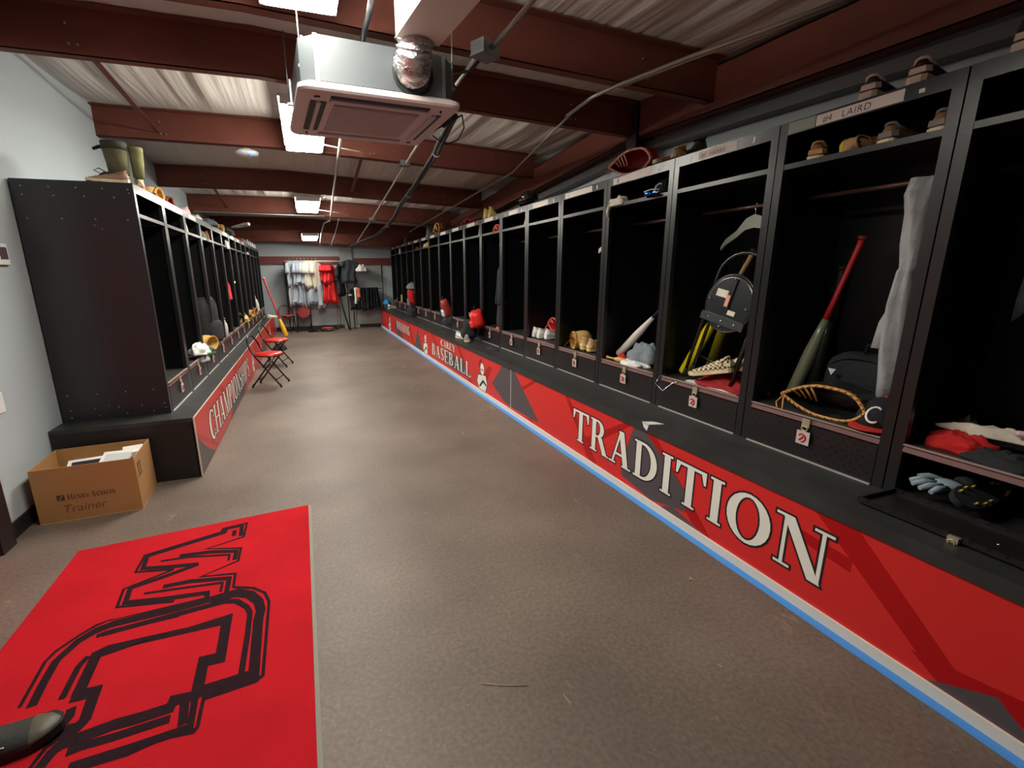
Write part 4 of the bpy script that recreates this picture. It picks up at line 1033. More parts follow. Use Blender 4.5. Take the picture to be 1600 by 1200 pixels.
# straw, grass clippings
st = MB()
for (u, v), (u2, v2) in (((752,1068),(824,1071)),((880,1085),(893,1105))):
    a, b = iv(u, v, 'z', .003), iv(u2, v2, 'z', .003); st.tube([a, (a+b)/2+Vector((.004,-.006,0)), b], .0016, 5)
tag(st.build('straw', M('dry_straw', (176,150,120), .8)), 'curved dry straw lying on the floor right of the mat', 'straw')
cl = MB(); rnd = random.Random(11)
clay = M('dried_clay', (172,140,104), .9, 0, .2, 60)
for (u, v, s, n_) in ((745,652,34,26),(770,640,20,14),(728,678,12,10),(760,668,16,8),(470,555,14,8),(560,560,24,10),(680,600,20,8),(650,607,20,8),(540,575,16,6),(595,600,30,12),(1125,1042,6,4),(285,826,40,10),(520,568,30,10),(1075,905,18,6),(620,570,20,8)):
    for _ in range(n_):
        p = iv(u+rnd.gauss(0, s*.5), v+rnd.gauss(0, s*.10), 'z', .001)
        if p.x > 1.95 or p.x < -.85: continue
        a = rnd.random()*PI; l = .003+.012*rnd.random()**2; w = .0015+.0035*rnd.random(); l *= max(1, p.y/2.6); w *= max(1, p.y/2.2)
        dx, dy = math.cos(a)*l, math.sin(a)*l; nx, ny = -math.sin(a)*w, math.cos(a)*w
        cl.prism([(p.x-dx-nx*.4, p.y-dy-ny*.4, .0005), (p.x-dx*.3+nx, p.y-dy*.3+ny, .0005), (p.x+dx+nx*.3, p.y+dy+ny*.3, .0005), (p.x+dx*.4-nx, p.y+dy*.4-ny, .0005)], (0,0,.002+.002*rnd.random()))
o = tag(cl.build('clay_crumbs', clay), 'scattered dry clay crumbs and grass clippings on the dark floor', 'dirt'); o['kind'] = 'stuff'

# ------------------------------------------------------------------ cardboard box
card = M('cardboard', (168,124,76), .75, 0, .05, 4)
cardin = M('cardboard_inside', (196,160,104), .75)
bx = thing('cardboard_box', 'open brown cardboard box on the floor beside the left lockers', 'box', (-1.737, 3.462, 0), math.radians(3.0))
W_, D_x, H_ = .555, .41, .37
th = .006
MB().box(0,0,0,W_,D_x,th).build('bottom', cardin, bx)
for q in ([(0,0,th,W_,th,H_)], [(0,D_x-th,th,W_,D_x,H_)], [(0,th,th,th,D_x-th,H_)], [(W_-th,th,th,W_,D_x-th,H_)]):
    MB().box(*q[0]).build('side', card, bx)
pk = M('box_print', (74,54,44), .8)
mtf = Matrix(((1,0,0),(0,0,-1),(0,1,0)))
def fb(x0, z0): return lambda x, y, l: (x0+x, -.0006-l*.0004, z0+y)
def smallcaps(x0, z0, parts, par):
    x = x0
    for s, h, w in parts: letters(s, fb(x, z0), w, h, .08, 0, par, mf=pk, nm='printed_letter'); x += w+.003
smallcaps(.165, .148, [('H', .036, .030), ('ENRY', .028, .085)], bx)
smallcaps(.295, .148, [('S', .036, .022), ('CHEIN', .028, .105)], bx)
MB().poly([(.112, -.0012, .148), (.152, -.0012, .148), (.152, -.0012, .186), (.112, -.0012, .186)]).build('print_square', pk, bx)
MB().poly([(.118, -.0016, .153), (.126, -.0016, .153), (.148, -.0016, .181), (.140, -.0016, .181)]).build('print_slash', card, bx)
bfont_text('Trainer', .078, 'handwriting', M('faint_marker', (112,80,56), .8), bx, Vector((.125, -.0008, .060)), mtf, shear=.2)
ar = MB()
for y in (.05, .095):
    ar.poly([(W_+.001, y, .24), (W_+.001, y+.014, .24), (W_+.001, y+.014, .30), (W_+.001, y, .30)]); ar.poly([(W_+.001, y-.012, .30), (W_+.001, y+.026, .30), (W_+.001, y+.007, .325)])
ar.poly([(W_+.001, .035, .222), (W_+.001, .125, .222), (W_+.001, .125, .232), (W_+.001, .035, .232)])
ar.build('arrow_print', pk, bx)
tf = bx.matrix_basis.copy() if False else Matrix.Translation(Vector((-1.737, 3.462, 0))) @ Matrix.Rotation(math.radians(3), 4, 'Z')
def inbox(x, y, z): return tf @ Vector((x, y, z))
ppr = M('white_packaging', (226,222,216), .5, 0, .05, 8)
def packet(label, x, y, z, sx, sy, sz, rz, rx, m, dark=None):
    t = thing('packet', label, 'packet', inbox(x, y, z), math.radians(3)+rz); t.rotation_euler[0] = rx
    MB().obox((0,0,0), (sx, sy, sz)).build('wrapper', m, t)
    if dark: MB().obox((.01, -.005, sz/2+.001), (sx*.86, sy*.72, .0015)).build('printed_panel', dark, t)
    return t
packet('dark fronted packet lying in the cardboard box', .22, .20, .285, .20, .18, .02, .1, .30, ppr, M('dark_print', (44,40,50), .4))
packet('pale packet right of the dark one in the cardboard box', .385, .21, .30, .17, .22, .02, -.05, .25, ppr, M('grey_print', (190,196,196), .5))
packet('small pale packet at the back corner of the cardboard box', .47, .33, .315, .12, .10, .04, .2, .2, ppr)
packet('white packet filling the cardboard box underneath the others', .27, .20, .14, .42, .32, .20, 0, 0, ppr)

# ------------------------------------------------------------------ shoe of the person behind the camera
make_shoe('dark canvas sneaker with grey toe cap standing on the red mat', (-1.30, 1.635, .012), math.radians(-90+12), shoe_black, rubberk, L=.375, toe=toe_grey, lace=M('black_lace', (26,28,28), .8), name='sneaker')
stt = MB()
for i in range(5):
    x = -1.20+.052*i
# white stitching dots are part of the shoe side
ey = MB()
sh = [o for o in bpy.data.objects if o.name.startswith('sneaker')][-1]
for i in range(4):
    s = (.34+.09*i)*.375; ey.tube([(.0500+.0028*i, s, .076-.0055*i), (.0510+.0028*i, s+.013, .074-.0055*i)], .0022, 5)
ey.build('stitching', white, sh)

# ------------------------------------------------------------------ right row contents
ZS = ZBR+.228      # seat shelf
ZU = ZBR+1.483     # upper shelf
ZT = ZBR+LH        # top
def on(u, v, z): p = iv(u, v, 'z', z); p.z = z; return p
# locker 1 (second)
make_glove('large black baseball glove with tan lacing lying open on a locker sill', (2.53, 1.61, ZS), math.radians(-88), blackleather, tanlace, a=.205, b=.20, h=.085)
make_cap('black cap with white C and red brim beside the big black glove', (2.56, 1.375, ZS+.006), math.radians(-80), navy, M('red_brim', (196,48,40), .6), letterw, s=1.15)
make_bat('grey green bat with red grip leaning in the second right locker', (2.62, 1.885, ZS+.012), (2.72, 1.70, 1.70), M('grey_green_bat', (120,128,104), .3, .2), M('red_grip', (176,34,36), .5), M('dark_red_knob', (110,34,26), .5), rmax=.034, hf=.48)
make_bat('dark bat standing in the back left corner of second right locker', (2.86, 1.93, ZS+.012), (2.88, 1.88, 1.55), M('dark_bat', (40,40,34), .3), rubberk, rmax=.033)
make_backpack('black equipment bag with small white triangle behind the big glove', (2.80, 1.60, ZS), math.radians(-90), darkcloth, navy, w=.40, d=.20, h=.30)
tri = iv(1300, 580, 'x', 2.66)
tag(MB().prism([(2.655, tri.y+.02, tri.z+.015), (2.655, tri.y-.02, tri.z+.015), (2.655, tri.y, tri.z-.02)], (.002,0,0)).build('bag_mark', white), 'small white triangle mark on the black equipment bag', 'mark')
make_shoe('black shoe at the back left of second right locker', (2.66, 1.86, ZS), math.radians(-150), rubberk, rubberk)
# hanging grey shirt strip
g = thing('shirt', 'pale grey shirt hanging narrow beside the locker divider', 'shirt', (2.60, 1.375, 1.92))
prof = [(0,.055,.04),(-.06,.062,.05),(-.15,.048,.045),(-.28,.052,.045),(-.38,.040,.04),(-.40,.036,.035),(-.55,.042,.04),(-.75,.050,.045),(-.90,.046,.04),(-1.03,.036,.03)]
rg = []
for i, (z, w, d) in enumerate(prof):
    rg.append([(d*1.2*math.sin(a)*(1+.35*math.sin(4*a+i)), .035+.012*math.sin(i*1.3)+w*math.cos(a)*(1+.15*math.sin(5*a+i*.7)), z) for a in [2*PI*j/20 for j in range(20)]])
MB().rings(rg).build('body', grey_cloth, g)
MB().tube([(0,.05,-.52),(.0,.085,-.64),(-.02,.085,-.76)], [.02,.028,.03], 10).build('sleeve', grey_cloth, g)
# upper shelf shoes of locker 1
def shelf_shoe(u, v, z, yaw, up, so, lab, **k):
    p = on(u, v, z); p.x = max(p.x, XR+.02); return make_shoe(lab, p, math.radians(yaw), up, so, **k)
p = lambda y, x=2.42: (x, y, ZU)
make_shoe('brown heel of a tan shoe, leftmost on the shelf under the LAIRD tape', p(1.80), math.radians(-70), brownshoe, cream, band=tan)
make_shoe('tan shoe lying on its side on the shelf under the LAIRD tape', (2.47, 1.72, ZU+.045), math.radians(-118), tanshoe, M('yellow_sole', (210,180,60), .6), roll=1.4)
make_shoe('brown and grey shoe, third on the shelf under the LAIRD tape', p(1.50), math.radians(-96), brownshoe, cream, band=greyshoe)
make_shoe('brown and grey shoe at the right end of the LAIRD shelf', p(1.32), math.radians(-96), brownshoe, cream, band=greyshoe)
tp2 = lambda y, x=2.415: (x, y, ZT)
whb = M('dusty_white', (206,186,170), .6)
make_shoe('dark sneaker with pale heel band on the locker roof, above the tape name', tp2(1.60), math.radians(-85), M('plum_black', (46,36,42), .6), whb, band=whb)
make_shoe('dark sneaker with pale heel band on the locker roof, nearer the right corner', tp2(1.42), math.radians(-85), M('plum_black', (46,36,42), .6), whb, band=whb)
for i, y in enumerate((1.11, .94)):
    make_shoe(['black high shoe with pale sole on the nearest locker roof, left one of the pair', 'black high shoe with pale sole on the nearest locker roof, right one of the pair'][i], tp2(y), math.radians(-92), navy, whb, band=whb, lace=whb, high=.05)
make_pile('dark red cloth on the roof of the nearest right locker', (2.50, .80, ZT), .10, .10, .10, crimson, 3)
# locker 0
for i, (y, lab) in enumerate(((1.00, 'dark shirt hanging in the nearest right locker'), (.86, 'darker shirt hanging beside it in the nearest right locker'))):
    make_shirt(lab, (2.67, y, 1.93), math.radians(20), [darkcloth, navy][i], H=.50+.1*i, seed=i)
make_shirt('grey and white shirt hanging at the right frame edge', (2.67, .66, 1.93), math.radians(30), slate_cloth, H=.55, seed=5)
make_pile('white rolled cloth on the sill of the nearest right locker', (2.60, .99, ZS+.07), .045, .15, .05, offwhite, 7, yaw=.25)
make_pile('crumpled red cloth at the sill of the nearest right locker', (2.53, 1.07, ZS), .07, .11, .085, redcloth, 2)
make_pile('dark crumpled batting gloves on the sill of nearest right locker', (2.50, .90, ZS), .08, .12, .055, darkcloth, 9)
make_pile('pale olive towel behind the red cloth in nearest right locker', (2.72, 1.14, ZS), .08, .06, .10, M('olive_towel', (104,100,80), .9), 6)
make_backpack('dark grey bag at the back of the nearest right locker', (2.78, .72, ZS), math.radians(-70), M('charcoal_cloth', (52,54,56), .85, 0, .1, 8), darkcloth, w=.30, d=.22, h=.34)
tag(MB().lathe([(0,.010),(.1,.013),(.9,.013),(1,.010)], (2.56, .93, ZS+.115), (2.60, .87, ZS+.115), 12).build('tape_roll', M('pink_white', (220,196,196), .5)), 'small pale tube lying behind the white rolled cloth', 'tube')
def make_hand_glove(label, loc, yaw, m, tilt=0):
    t = thing('batting_glove', label, 'glove', loc, yaw); t.rotation_euler[1] = tilt
    MB().ell((0,0,.02), (.045,.055,.018), nu=14, nv=8).build('palm', m, t)
    for i, (x, L, a) in enumerate(((-.032,.075,.28),(-.012,.09,.08),(.012,.088,-.06),(.032,.07,-.22))):
        MB().tube([(x, .035, .02), (x-math.sin(a)*L*.5, .045+L*.5, .026), (x-math.sin(a)*L, .045+L, .016)], [.012,.0125,.009], 8).build('finger', m, t)
    MB().tube([(.04,-.01,.02),(.07,.02,.022),(.078,.055,.018)], [.013,.013,.009], 8).build('thumb', m, t)
    MB().tube([(0,-.05,.02),(0,-.095,.02)], [.032,.034], 10).build('cuff', m, t)
    return t
make_hand_glove('pale blue grey glove lying in the open drawer of nearest right locker', (2.47, 1.05, ZBR+.07), math.radians(70), M('blue_grey_glove', (146,166,174), .8), -.1)
make_hand_glove('dark glove with pale fingertips in the open drawer at right frame edge', (2.50, .70, ZBR+.06), math.radians(110), slate_cloth)
make_shoe('black cleat with gold studs in the open drawer', (2.62, .94, ZBR+.10), math.radians(90), rubberk, navy, roll=2.6, cleats=True, studs=M('gold_studs', (190,160,70), .3, .6))
make_shoe('dark shoe with tan sole at the right of the open drawer', (2.50, .62, ZBR+.012), math.radians(80), navy, tanshoe, roll=.5)
# locker 2
rs = make_bat('yellow barrel bat with tan handle leaning behind the black folding chair', (2.56, 2.665, ZS+.012), (2.74, 2.34, 1.665), yellow, M('tan_grip', (160,130,80), .6), rubberk, rmax=.036, hf=.40)
make_bat('second dim yellow bat at the back of the third right locker', (2.80, 2.66, ZS+.012), (2.86, 2.50, 1.60), M('dull_yellow', (150,146,20), .4), rubberk, rmax=.034)
fc = make_folded_chair('black folding chair stored upside in third right locker, seat underside showing', (2.435, 2.34, .795), rot(x=0, y=.0, z=-PI/2) @ rot(y=.20, x=-.10), M('black_seat_pan', (34,38,40), .25, spec=.7), under=True)
hg = thing('coat_hanger', 'grey plastic coat hanger on the rod of the third right locker', 'hanger', (2.67, 2.31, 1.917))
hp = M('grey_plastic', (140,146,134), .5)
MB().tube([(0,0,-.06),(0,0,-.02),(0,.014,.0),(0,.0,.015),(0,-.012,.006)], .003, 6).build('hook', chrome, hg)
def hgr():
    o = MB(); 
    for q in (-1, 1):
        path = [(0,q*.0,-.085),(0,q*.06,-.10),(0,q*.12,-.155),(0,q*.20,-.20),(0,q*.235,-.24)]
        o.rings([[(-.006,y,z+w),(.006,y,z+w),(.006,y,z-w),(-.006,y,z-w)] for (x,y,z),w in zip(path,(.04,.035,.022,.020,.012))], smooth=False)
    return o
hgr().build('arms', hp, hg)
make_shirt('dark grey jacket hanging at the right of third right locker', (2.78, 2.22, 1.80), math.radians(38), M('dim_grey_cloth', (58,62,66), .9, 0, .1, 8), W=.36, H=.42, sleeve=.2, seed=3)
def checker_shoe(label, loc, yaw):
    m = bpy.data.materials.get('checker_canvas')
    if not m:
        m = bpy.data.materials.new('checker_canvas'); m.use_nodes = True; nt = m.node_tree
        tc = node(nt, 'ShaderNodeTexCoord'); ck = node(nt, 'ShaderNodeTexChecker'); ck.inputs['Scale'].default_value = 62
        ck.inputs['Color1'].default_value = lin((226,206,168)); ck.inputs['Color2'].default_value = lin((56,46,38))
        nt.links.new(tc.outputs['Object'], ck.inputs['Vector']); nt.links.new(ck.outputs['Color'], nt.nodes['Principled BSDF'].inputs['Base Color'])
    return make_shoe(label, loc, yaw, m, cream, band=cream, L=.30)
checker_shoe('checkered slip-on shoe, nearer one, on the sill of third right locker', (2.46, 2.15, ZS+.125), math.radians(10)).rotation_euler[0] = -.26
checker_shoe('checkered slip-on shoe, further one, behind its pair on the sill', (2.555, 2.10, ZS+.14), math.radians(4)).rotation_euler[0] = -.26
make_pile('crimson cloth under the checkered shoes', (2.53, 2.22, ZS), .12, .22, .10, crimson, 1)
o = MB().grid(lambda i, j: (2.405+.16*i, 2.06+.42*j, ZS+.008+.012*math.sin(j*9)*i+.004*math.sin(i*8)), 8, 20)
o.grid(lambda i, j: (2.405+.16*i, 2.06+.42*j, ZS+.002), 1, 1)
tag(o.build('towel', white), 'white towel edge lying under the crimson cloth', 'towel')
make_cap('grey cap hanging behind the black folding chair', (2.78, 2.16, 1.02), math.radians(-120), slate_cloth, slate_cloth, s=1.0, tilt=.8)
wire = MB().tube([on(1048, 583, .80)+Vector((0,.0,.0)), Vector((2.35,2.66,.80)), Vector((2.34,2.69,.74)), Vector((2.35,2.62,.70)), Vector((2.37,2.55,.77)), Vector((2.42,2.50,.80))], .003, 6)
tag(wire.build('wire_loop', chrome), 'thin wire loop hanging over the sill of third right locker', 'wire')
# roof of locker 3/2: glove + tan shoes
make_glove('deep red baseball glove with pale laces on the right locker roof', (2.47, 3.27, ZT), math.radians(-75), redleather, M('pale_pink_lace', (196,140,120), .6), a=.19, b=.17, h=.09)
make_shoe('tan laced shoe beside the red glove on the locker roof', (2.70, 2.99, ZT), math.radians(100), tanshoe, M('dull_cream', (160,146,112), .7), lace=brownshoe, high=.05, L=.31)
make_shoe('brown shoe with pale toe on the locker roof above the HARRIS tape', (2.70, 2.81, ZT), math.radians(100), M('dark_brown', (70,58,46), .7), M('dull_cream', (160,146,112), .7), toe=M('dull_cream2', (186,168,128), .6), high=.06, L=.31)
# locker 3
make_bat('white bat leaning diagonally in the fourth right locker', (2.55, 3.42, ZS+.03), (2.72, 2.92, 1.42), M('white_bat', (226,224,214), .3), rubberk, rmax=.034)
make_bat('dim grey bat standing at the back of fourth right locker', (2.84, 3.58, ZS+.012), (2.88, 3.50, 1.55), M('dim_bat', (62,66,64), .35), rubberk, rmax=.033)
make_pile('crumpled slate grey shirt in the fourth right locker', (2.58, 3.10, ZS+.02), .12, .15, .17, M('slate_cloth2', (128,138,144), .9, 0, .12, 12, .5, 40), 12)
make_pile('white cloth lying on the sill of fourth right locker', (2.47, 3.10, ZS), .07, .15, .05, white, 8)
make_bat('short tan bat handle lying on the sill of fourth right locker', (2.45, 3.20, ZS+.02), (2.435, 3.42, ZS+.018), M('tan_wood', (214,176,96), .5), M('tan_wood', (214,176,96), .5), rmax=.022)
make_pile('small red cloth between white bat and slate shirt', (2.50, 3.30, ZS+.005), .04, .05, .06, redcloth, 5)
make_pile('beige glove draped over the upper shelf of fourth right locker', (2.42, 3.36, ZU), .05, .11, .075, offwhite, 14, 'glove', 'glove')
MB_ = MB().tube([(2.388, 3.42, ZU+.03), (2.375, 3.44, ZU-.03), (2.378, 3.44, ZU-.08)], [.018,.014,.008], 8)
tag(MB_.build('glove_finger', offwhite), 'beige finger hanging from the draped glove on the upper shelf', 'glove')
make_cap('black cap with blue mirrored sunglasses on the upper shelf', (2.50, 2.93, ZU), math.radians(-75), navy, navy, white)
sg = thing('sunglasses', 'blue mirrored sunglasses resting on the black cap brim', 'sunglasses', (2.405, 2.96, ZU+.035), math.radians(-80))
for q in (-1, 1): MB().ell((q*.034, 0, 0), (.034,.012,.022), nu=14, nv=8).build('lens', M('blue_mirror', (40,110,190), .08, .8), sg)
MB().tube([(-.07,.03,.005),(-.066,-.002,.018),(0,-.012,.024),(.066,-.002,.018),(.07,.03,.005)], .004, 6).build('frame', white, sg)
# locker 4
make_glove('tan baseball glove with dark web on the sill of fifth right locker', (2.55, 4.07, ZS), math.radians(-110), ochre, tanlace, a=.155, b=.18, h=.085)
for i, (y, x) in enumerate(((3.88, 2.46), (3.765, 2.46))):
    make_shoe(['tan and grey cleat, left of the pair in fifth right locker', 'tan and grey cleat, right of the pair in fifth right locker'][i], (x, y, ZS+.012), math.radians(-92), tanshoe, M('straw_sole', (214,190,120), .6), band=cream, high=.02, cleats=True)
hw = thing('coat_hanger', 'white plastic hanger seen edge-on in fifth right locker', 'hanger', (2.67, 3.66, 1.917), .5)
MB().tube([(0,0,-.05),(0,.012,-.015),(0,0,.012),(0,-.012,.0)], .003, 6).build('hook', chrome, hw)
MB().rings([[(-.006, y, z), (.006, y, z), (.006, y, z+.04), (-.006, y, z+.04)] for y, z in ((-.2,-.22),(-.08,-.12),(0,-.095),(.08,-.12),(.2,-.22))], smooth=False).build('arms', white, hw)
# locker 5
for i, (y, x) in enumerate(((4.93, 2.46), (4.81, 2.46), (4.70, 2.50))):
    make_shoe(['white shoe, left of the pair in sixth right locker', 'white shoe, middle one in sixth right locker', 'white shoe partly behind the divider in sixth right locker'][i], (x, y, ZS+.01), math.radians(-92), whiteshoe, white, high=.015, cleats=True)
make_glove('bright red baseball glove behind the white shoes', (2.66, 4.72, ZS+.10), math.radians(-100), M('bright_red_leather', (190,36,34), .4), M('pink_lace', (214,90,84), .6), a=.15, b=.16, h=.075)
make_helmet('black batting helmet on the right locker roof', (2.50, 5.16, ZT), math.radians(-60), M('gloss_black', (16,16,18), .15, spec=.8), 1.0)
make_shoe('pinkish shoe on the upper shelf of seventh right locker', (2.42, 5.10, ZU), math.radians(-90), M('pink_shoe', (170,110,100), .6), cream)
# locker 7: hanging dark coat, orange item
make_shirt('long dark navy coat hanging at the open front of eighth right locker', (2.50, 5.97, 1.78), math.radians(70), M('navy_coat', (30,40,48), .85, 0, .1, 6), W=.32, H=.92, sleeve=.45, seed=2)
make_pile('small orange cloth on the sill of the eighth right locker', (2.47, 5.92, ZS), .06, .09, .035, M('orange_cloth', (206,104,20), .8), 4)
make_glove('dark red glove on the upper shelf of eighth right locker', (2.45, 5.93, ZU), math.radians(-90), redleather, M('pink_lace', (214,90,84), .6), a=.10, b=.12, h=.05)
for i, y in enumerate((6.57, 6.38)):
    make_shoe(['gold trimmed cleat on locker roof, left of the pair', 'gold trimmed cleat on locker roof, right of the pair'][i], (2.47, y, ZT), math.radians(90+180), M('gold_cleat', (196,170,96), .5), cream, high=.06, tilt=0)
make_shoe('pale shoe standing at the divider on ninth right upper shelf', (2.42, 6.63, ZU), math.radians(-90), tanshoe, cream, high=.05)
# locker 8 bag and sneakers on the bench
make_backpack('bright red bag bulging from the ninth right locker', (2.36, 6.45, ZS-.02), math.radians(-110), M('red_nylon', (224,40,34), .45), M('red_nylon', (224,40,34), .45), w=.44, d=.20, h=.25, lean=.30, straps=False, cat='bag', name='bag', flap=white)
make_backpack('dark lower half of a bag hanging over the bench below the red bag', (2.26, 6.62, ZBR+.02), math.radians(-95), darkcloth, darkcloth, w=.24, d=.2, h=.28, cat='bag', name='bag')
make_shoe('pale sneaker on right bench under the red bag, left one', (2.14, 6.90, ZBR), math.radians(-160), whiteshoe, cream, high=.01, lace=white)
make_shoe('grey and white sneaker on right bench under the red bag, right one', (2.20, 6.60, ZBR), math.radians(165), greyshoe, cream, high=.01, lace=white)
make_pile('small dark cloth crumpled on the right bench top', (2.22, 5.62, ZBR), .05, .16, .035, darkcloth, 21)
# further right lockers
make_backpack('red and white striped bag at the sill of an eleventh right locker', (2.40, 8.2, ZS-.02), math.radians(-100), M('dark_red_stripe', (160,44,40), .6), white, w=.30, d=.16, h=.32, lean=.3, straps=False, cat='bag', name='bag')
make_pile('dark bag bottom hanging below the striped bag', (2.37, 8.15, ZBR+.09), .10, .18, .16, darkcloth, 2, 'bag', 'bag')
make_glove('tan and red glove on the far right locker roof', (2.47, 8.95, ZT), math.radians(-90), brownleather, ochre, a=.20, b=.16, h=.10)
make_shoe('grey high top shoe on the far right locker roof', (2.44, 9.85, ZT), math.radians(-90), greyshoe, whiteshoe, high=.12)
make_glove('dark red glove on the roof above the tenth right locker', (2.48, 7.25, ZT), math.radians(-90), redleather, redleather, a=.22, b=.14, h=.04)
make_cap('yellow and grey cap on the upper shelf of a far right locker', (2.47, 9.78, ZU), math.radians(-90), M('dull_yellow_cap', (176,160,70), .7), greyshoe)
make_shoe('small white shoe on a far right upper shelf', (2.44, 10.15, ZU), math.radians(-90), whiteshoe, white)
make_shoe('orange brown shoe on a far right upper shelf', (2.44, 11.0, ZU), math.radians(-90), M('orange_brown', (170,90,60), .6), cream)
make_shoe('tan high cleat on the sill of a far right locker', (2.42, 9.6, ZS), math.radians(-100), M('pale_tan', (214,190,130), .6), cream, high=.08)
make_shoe('orange trimmed shoe on the sill of far right locker', (2.44, 10.4, ZS), math.radians(-100), M('orange_brown', (170,90,60), .6), cream)
make_backpack('red backpack with grey top at far right sill', (2.36, 11.15, ZS-.02), math.radians(-100), redcloth, M('grey_top', (120,128,132), .7), w=.30, d=.16, h=.40, lean=.1)
make_pile('grey hood bunched on top of the far red backpack', (2.38, 11.2, ZS+.40), .12, .16, .16, M('grey_top', (120,128,132), .7), 3)
make_pile('black bag bottom below the far red backpack', (2.32, 11.0, ZBR+.0), .13, .24, .30, darkcloth, 6, 'bag', 'bag')
make_shoe('ochre cleat on the sill near the end of right row', (2.42, 12.9, ZS), math.radians(-100), ochre, cream, high=.1)
make_pile('small grey cloth on the sill near the end of right row', (2.46, 13.4, ZS), .08, .10, .12, olive, 8)
make_pile('white slips hanging on a far right upper shelf', (2.41, 12.6, ZU), .03, .16, .16, white, 5, 'paper', 'paper')
make_shoe('small grey shoe on the roof near the end of right row', (2.44, 12.2, ZT), math.radians(-90), greyshoe, whiteshoe, high=.06)
make_pile('bright blue cloth on the far end of right bench', (2.17, 13.75, ZBR+.13), .10, .16, .15, M('sky_blue_cloth', (40,140,210), .8), 3)
make_shoe('white shoe with black stripe under the blue cloth on the right bench', (2.16, 13.5, ZBR), math.radians(-60), whiteshoe, cream, band=rubberk, high=.03, L=.34)
# ------------------------------------------------------------------ left row contents
LZS, LZU, LZT = ZBL+.228, ZBL+1.483, ZBL+LH
def lx(d=.03): return XL-d
bt_ = thing('boots', 'olive tall rubber boots standing on the near corner of the left lockers', 'boots', (-1.205, 4.30, LZT+.015))
MB().tube([(0,0,.06),(0,0,.14),(-.005,0,.23),(-.005,0,.27)], [.062,.068,.076,.078], 16).build('boot_shaft', olive, bt_)
MB().tube([(.105,.06,.05),(.108,.06,.14),(.11,.06,.23),(.11,.06,.26)], [.035,.04,.045,.045], 14).build('boot_shaft', M('olive_light', (128,126,84), .85, 0, .2, 14), bt_)
MB().tube([(-.005,0,.22),(-.005,0,.275)], [.077,.080], 16).build('boot_cuff', M('dark_olive', (52,54,42), .8), bt_)
MB().tube([(-.07,.0,.245),(-.10,-.0,.24),(-.135,0,.225)], [.012,.012,.010], 6).build('pull_strap', navy, bt_)
MB().rings([[(-.05+.1*math.cos(a)*k, .02+.06*math.sin(a)*k, z) for a in [2*PI*j/14 for j in range(14)]] for k, z in ((.9,.0),(1,.02),(.9,.05),(.6,.075))]).build('boot_foot', M('dark_olive', (52,54,42), .8), bt_)
make_shoe('pale striped cleat with black laces under the boots, left one', (-1.13, 4.225, LZT), math.radians(97), M('pink_tan', (150,120,96), .6), cream, lace=rubberk, L=.25)
t_ = make_shoe('pale cleat at the very corner of the left locker roof under the boots', (-1.13, 4.21, LZT), math.radians(20), cream, M('rose_sole', (190,120,110), .6), lace=rubberk, L=.25); t_.location = (-1.125, 4.45, LZT)
MB_ = MB().tube([(-1.24,4.24,LZT+.06),(-1.30,4.22,LZT+.10),(-1.33,4.21,LZT+.085),(-1.28,4.23,LZT+.055),(-1.33,4.21,LZT+.045)], .004, 5)
tag(MB_.build('shoelace', rubberk), 'black shoelace loop sticking out left of the boots', 'lace')
def lroof(y, kind, lab, d=.05, z=None, **k):
    z = LZT if z is None else z
    loc = (XL-d, y, z)
    if kind == 'shoe': return make_shoe(lab, loc, math.radians(k.pop('yaw', 90)), k.pop('up', tanshoe), k.pop('so', cream), **k)
    if kind == 'glove': return make_glove(lab, loc, math.radians(k.pop('yaw', 90)), k.pop('skin', tan), k.pop('lace', tanlace), **k)
    if kind == 'pile': return make_pile(lab, loc, k.pop('rx', .07), k.pop('ry', .1), k.pop('h', .09), k.pop('m', offwhite), k.pop('seed', 1), **k)
lroof(5.10, 'glove', 'tan glove on the left locker roof behind the boots', a=.14, b=.12, h=.06, d=.10)
lroof(5.55, 'glove', 'red brown glove on the left locker roof beside the tan one', skin=redleather, lace=brownleather, a=.14, b=.12, h=.055, d=.12)
lroof(6.25, 'shoe', 'pinkish white shoe on the left locker roof', up=M('pinkish_white', (226,186,190), .6), so=white)
lroof(6.60, 'pile', 'cream cloth on the left locker roof next to the pinkish shoe', rx=.05, ry=.12, h=.06, seed=8)
lroof(7.35, 'pile', 'dark grey bundle on the left locker roof', m=slate_cloth, rx=.10, ry=.18, h=.10, seed=3)
lroof(8.2, 'glove', 'light brown glove on the left locker roof at mid row', skin=tan, a=.12, b=.12, h=.05)
lroof(8.9, 'pile', 'black helmet shaped bag on the left locker roof', m=navy, rx=.11, ry=.15, h=.13, seed=6)
lroof(9.55, 'shoe', 'ochre shoe on the left locker roof by the silver bat', up=ochre)
make_bat('silver patterned bat lying across the left locker roof', (-.80, 9.0, LZT+.19), (-1.30, 9.3, LZT+.12), M('silver_chrome', (190,186,180), .2, .7, .35, 60), rubberk, rmax=.034)
lroof(10.3, 'pile', 'dark red cloth on the left locker roof past the silver bat', m=crimson, rx=.06, ry=.2, h=.06, seed=4)
lroof(11.1, 'pile', 'pale grey cloth on the left locker roof past the dark red one', m=lgrey_cloth, rx=.06, ry=.18, h=.10, seed=9)
for i, y in enumerate((11.9, 12.4, 12.95, 13.5)):
    lroof(y, 'shoe', 'white shoe on the far left locker roof, %s from the end wall' % ['fourth', 'third', 'second', 'first'][i], up=whiteshoe, so=white, d=.02, high=.03)
lroof(12.7, 'pile', 'dark bag at the back of the far left locker roof', m=darkcloth, d=.2, rx=.12, ry=.3, h=.16, seed=2)
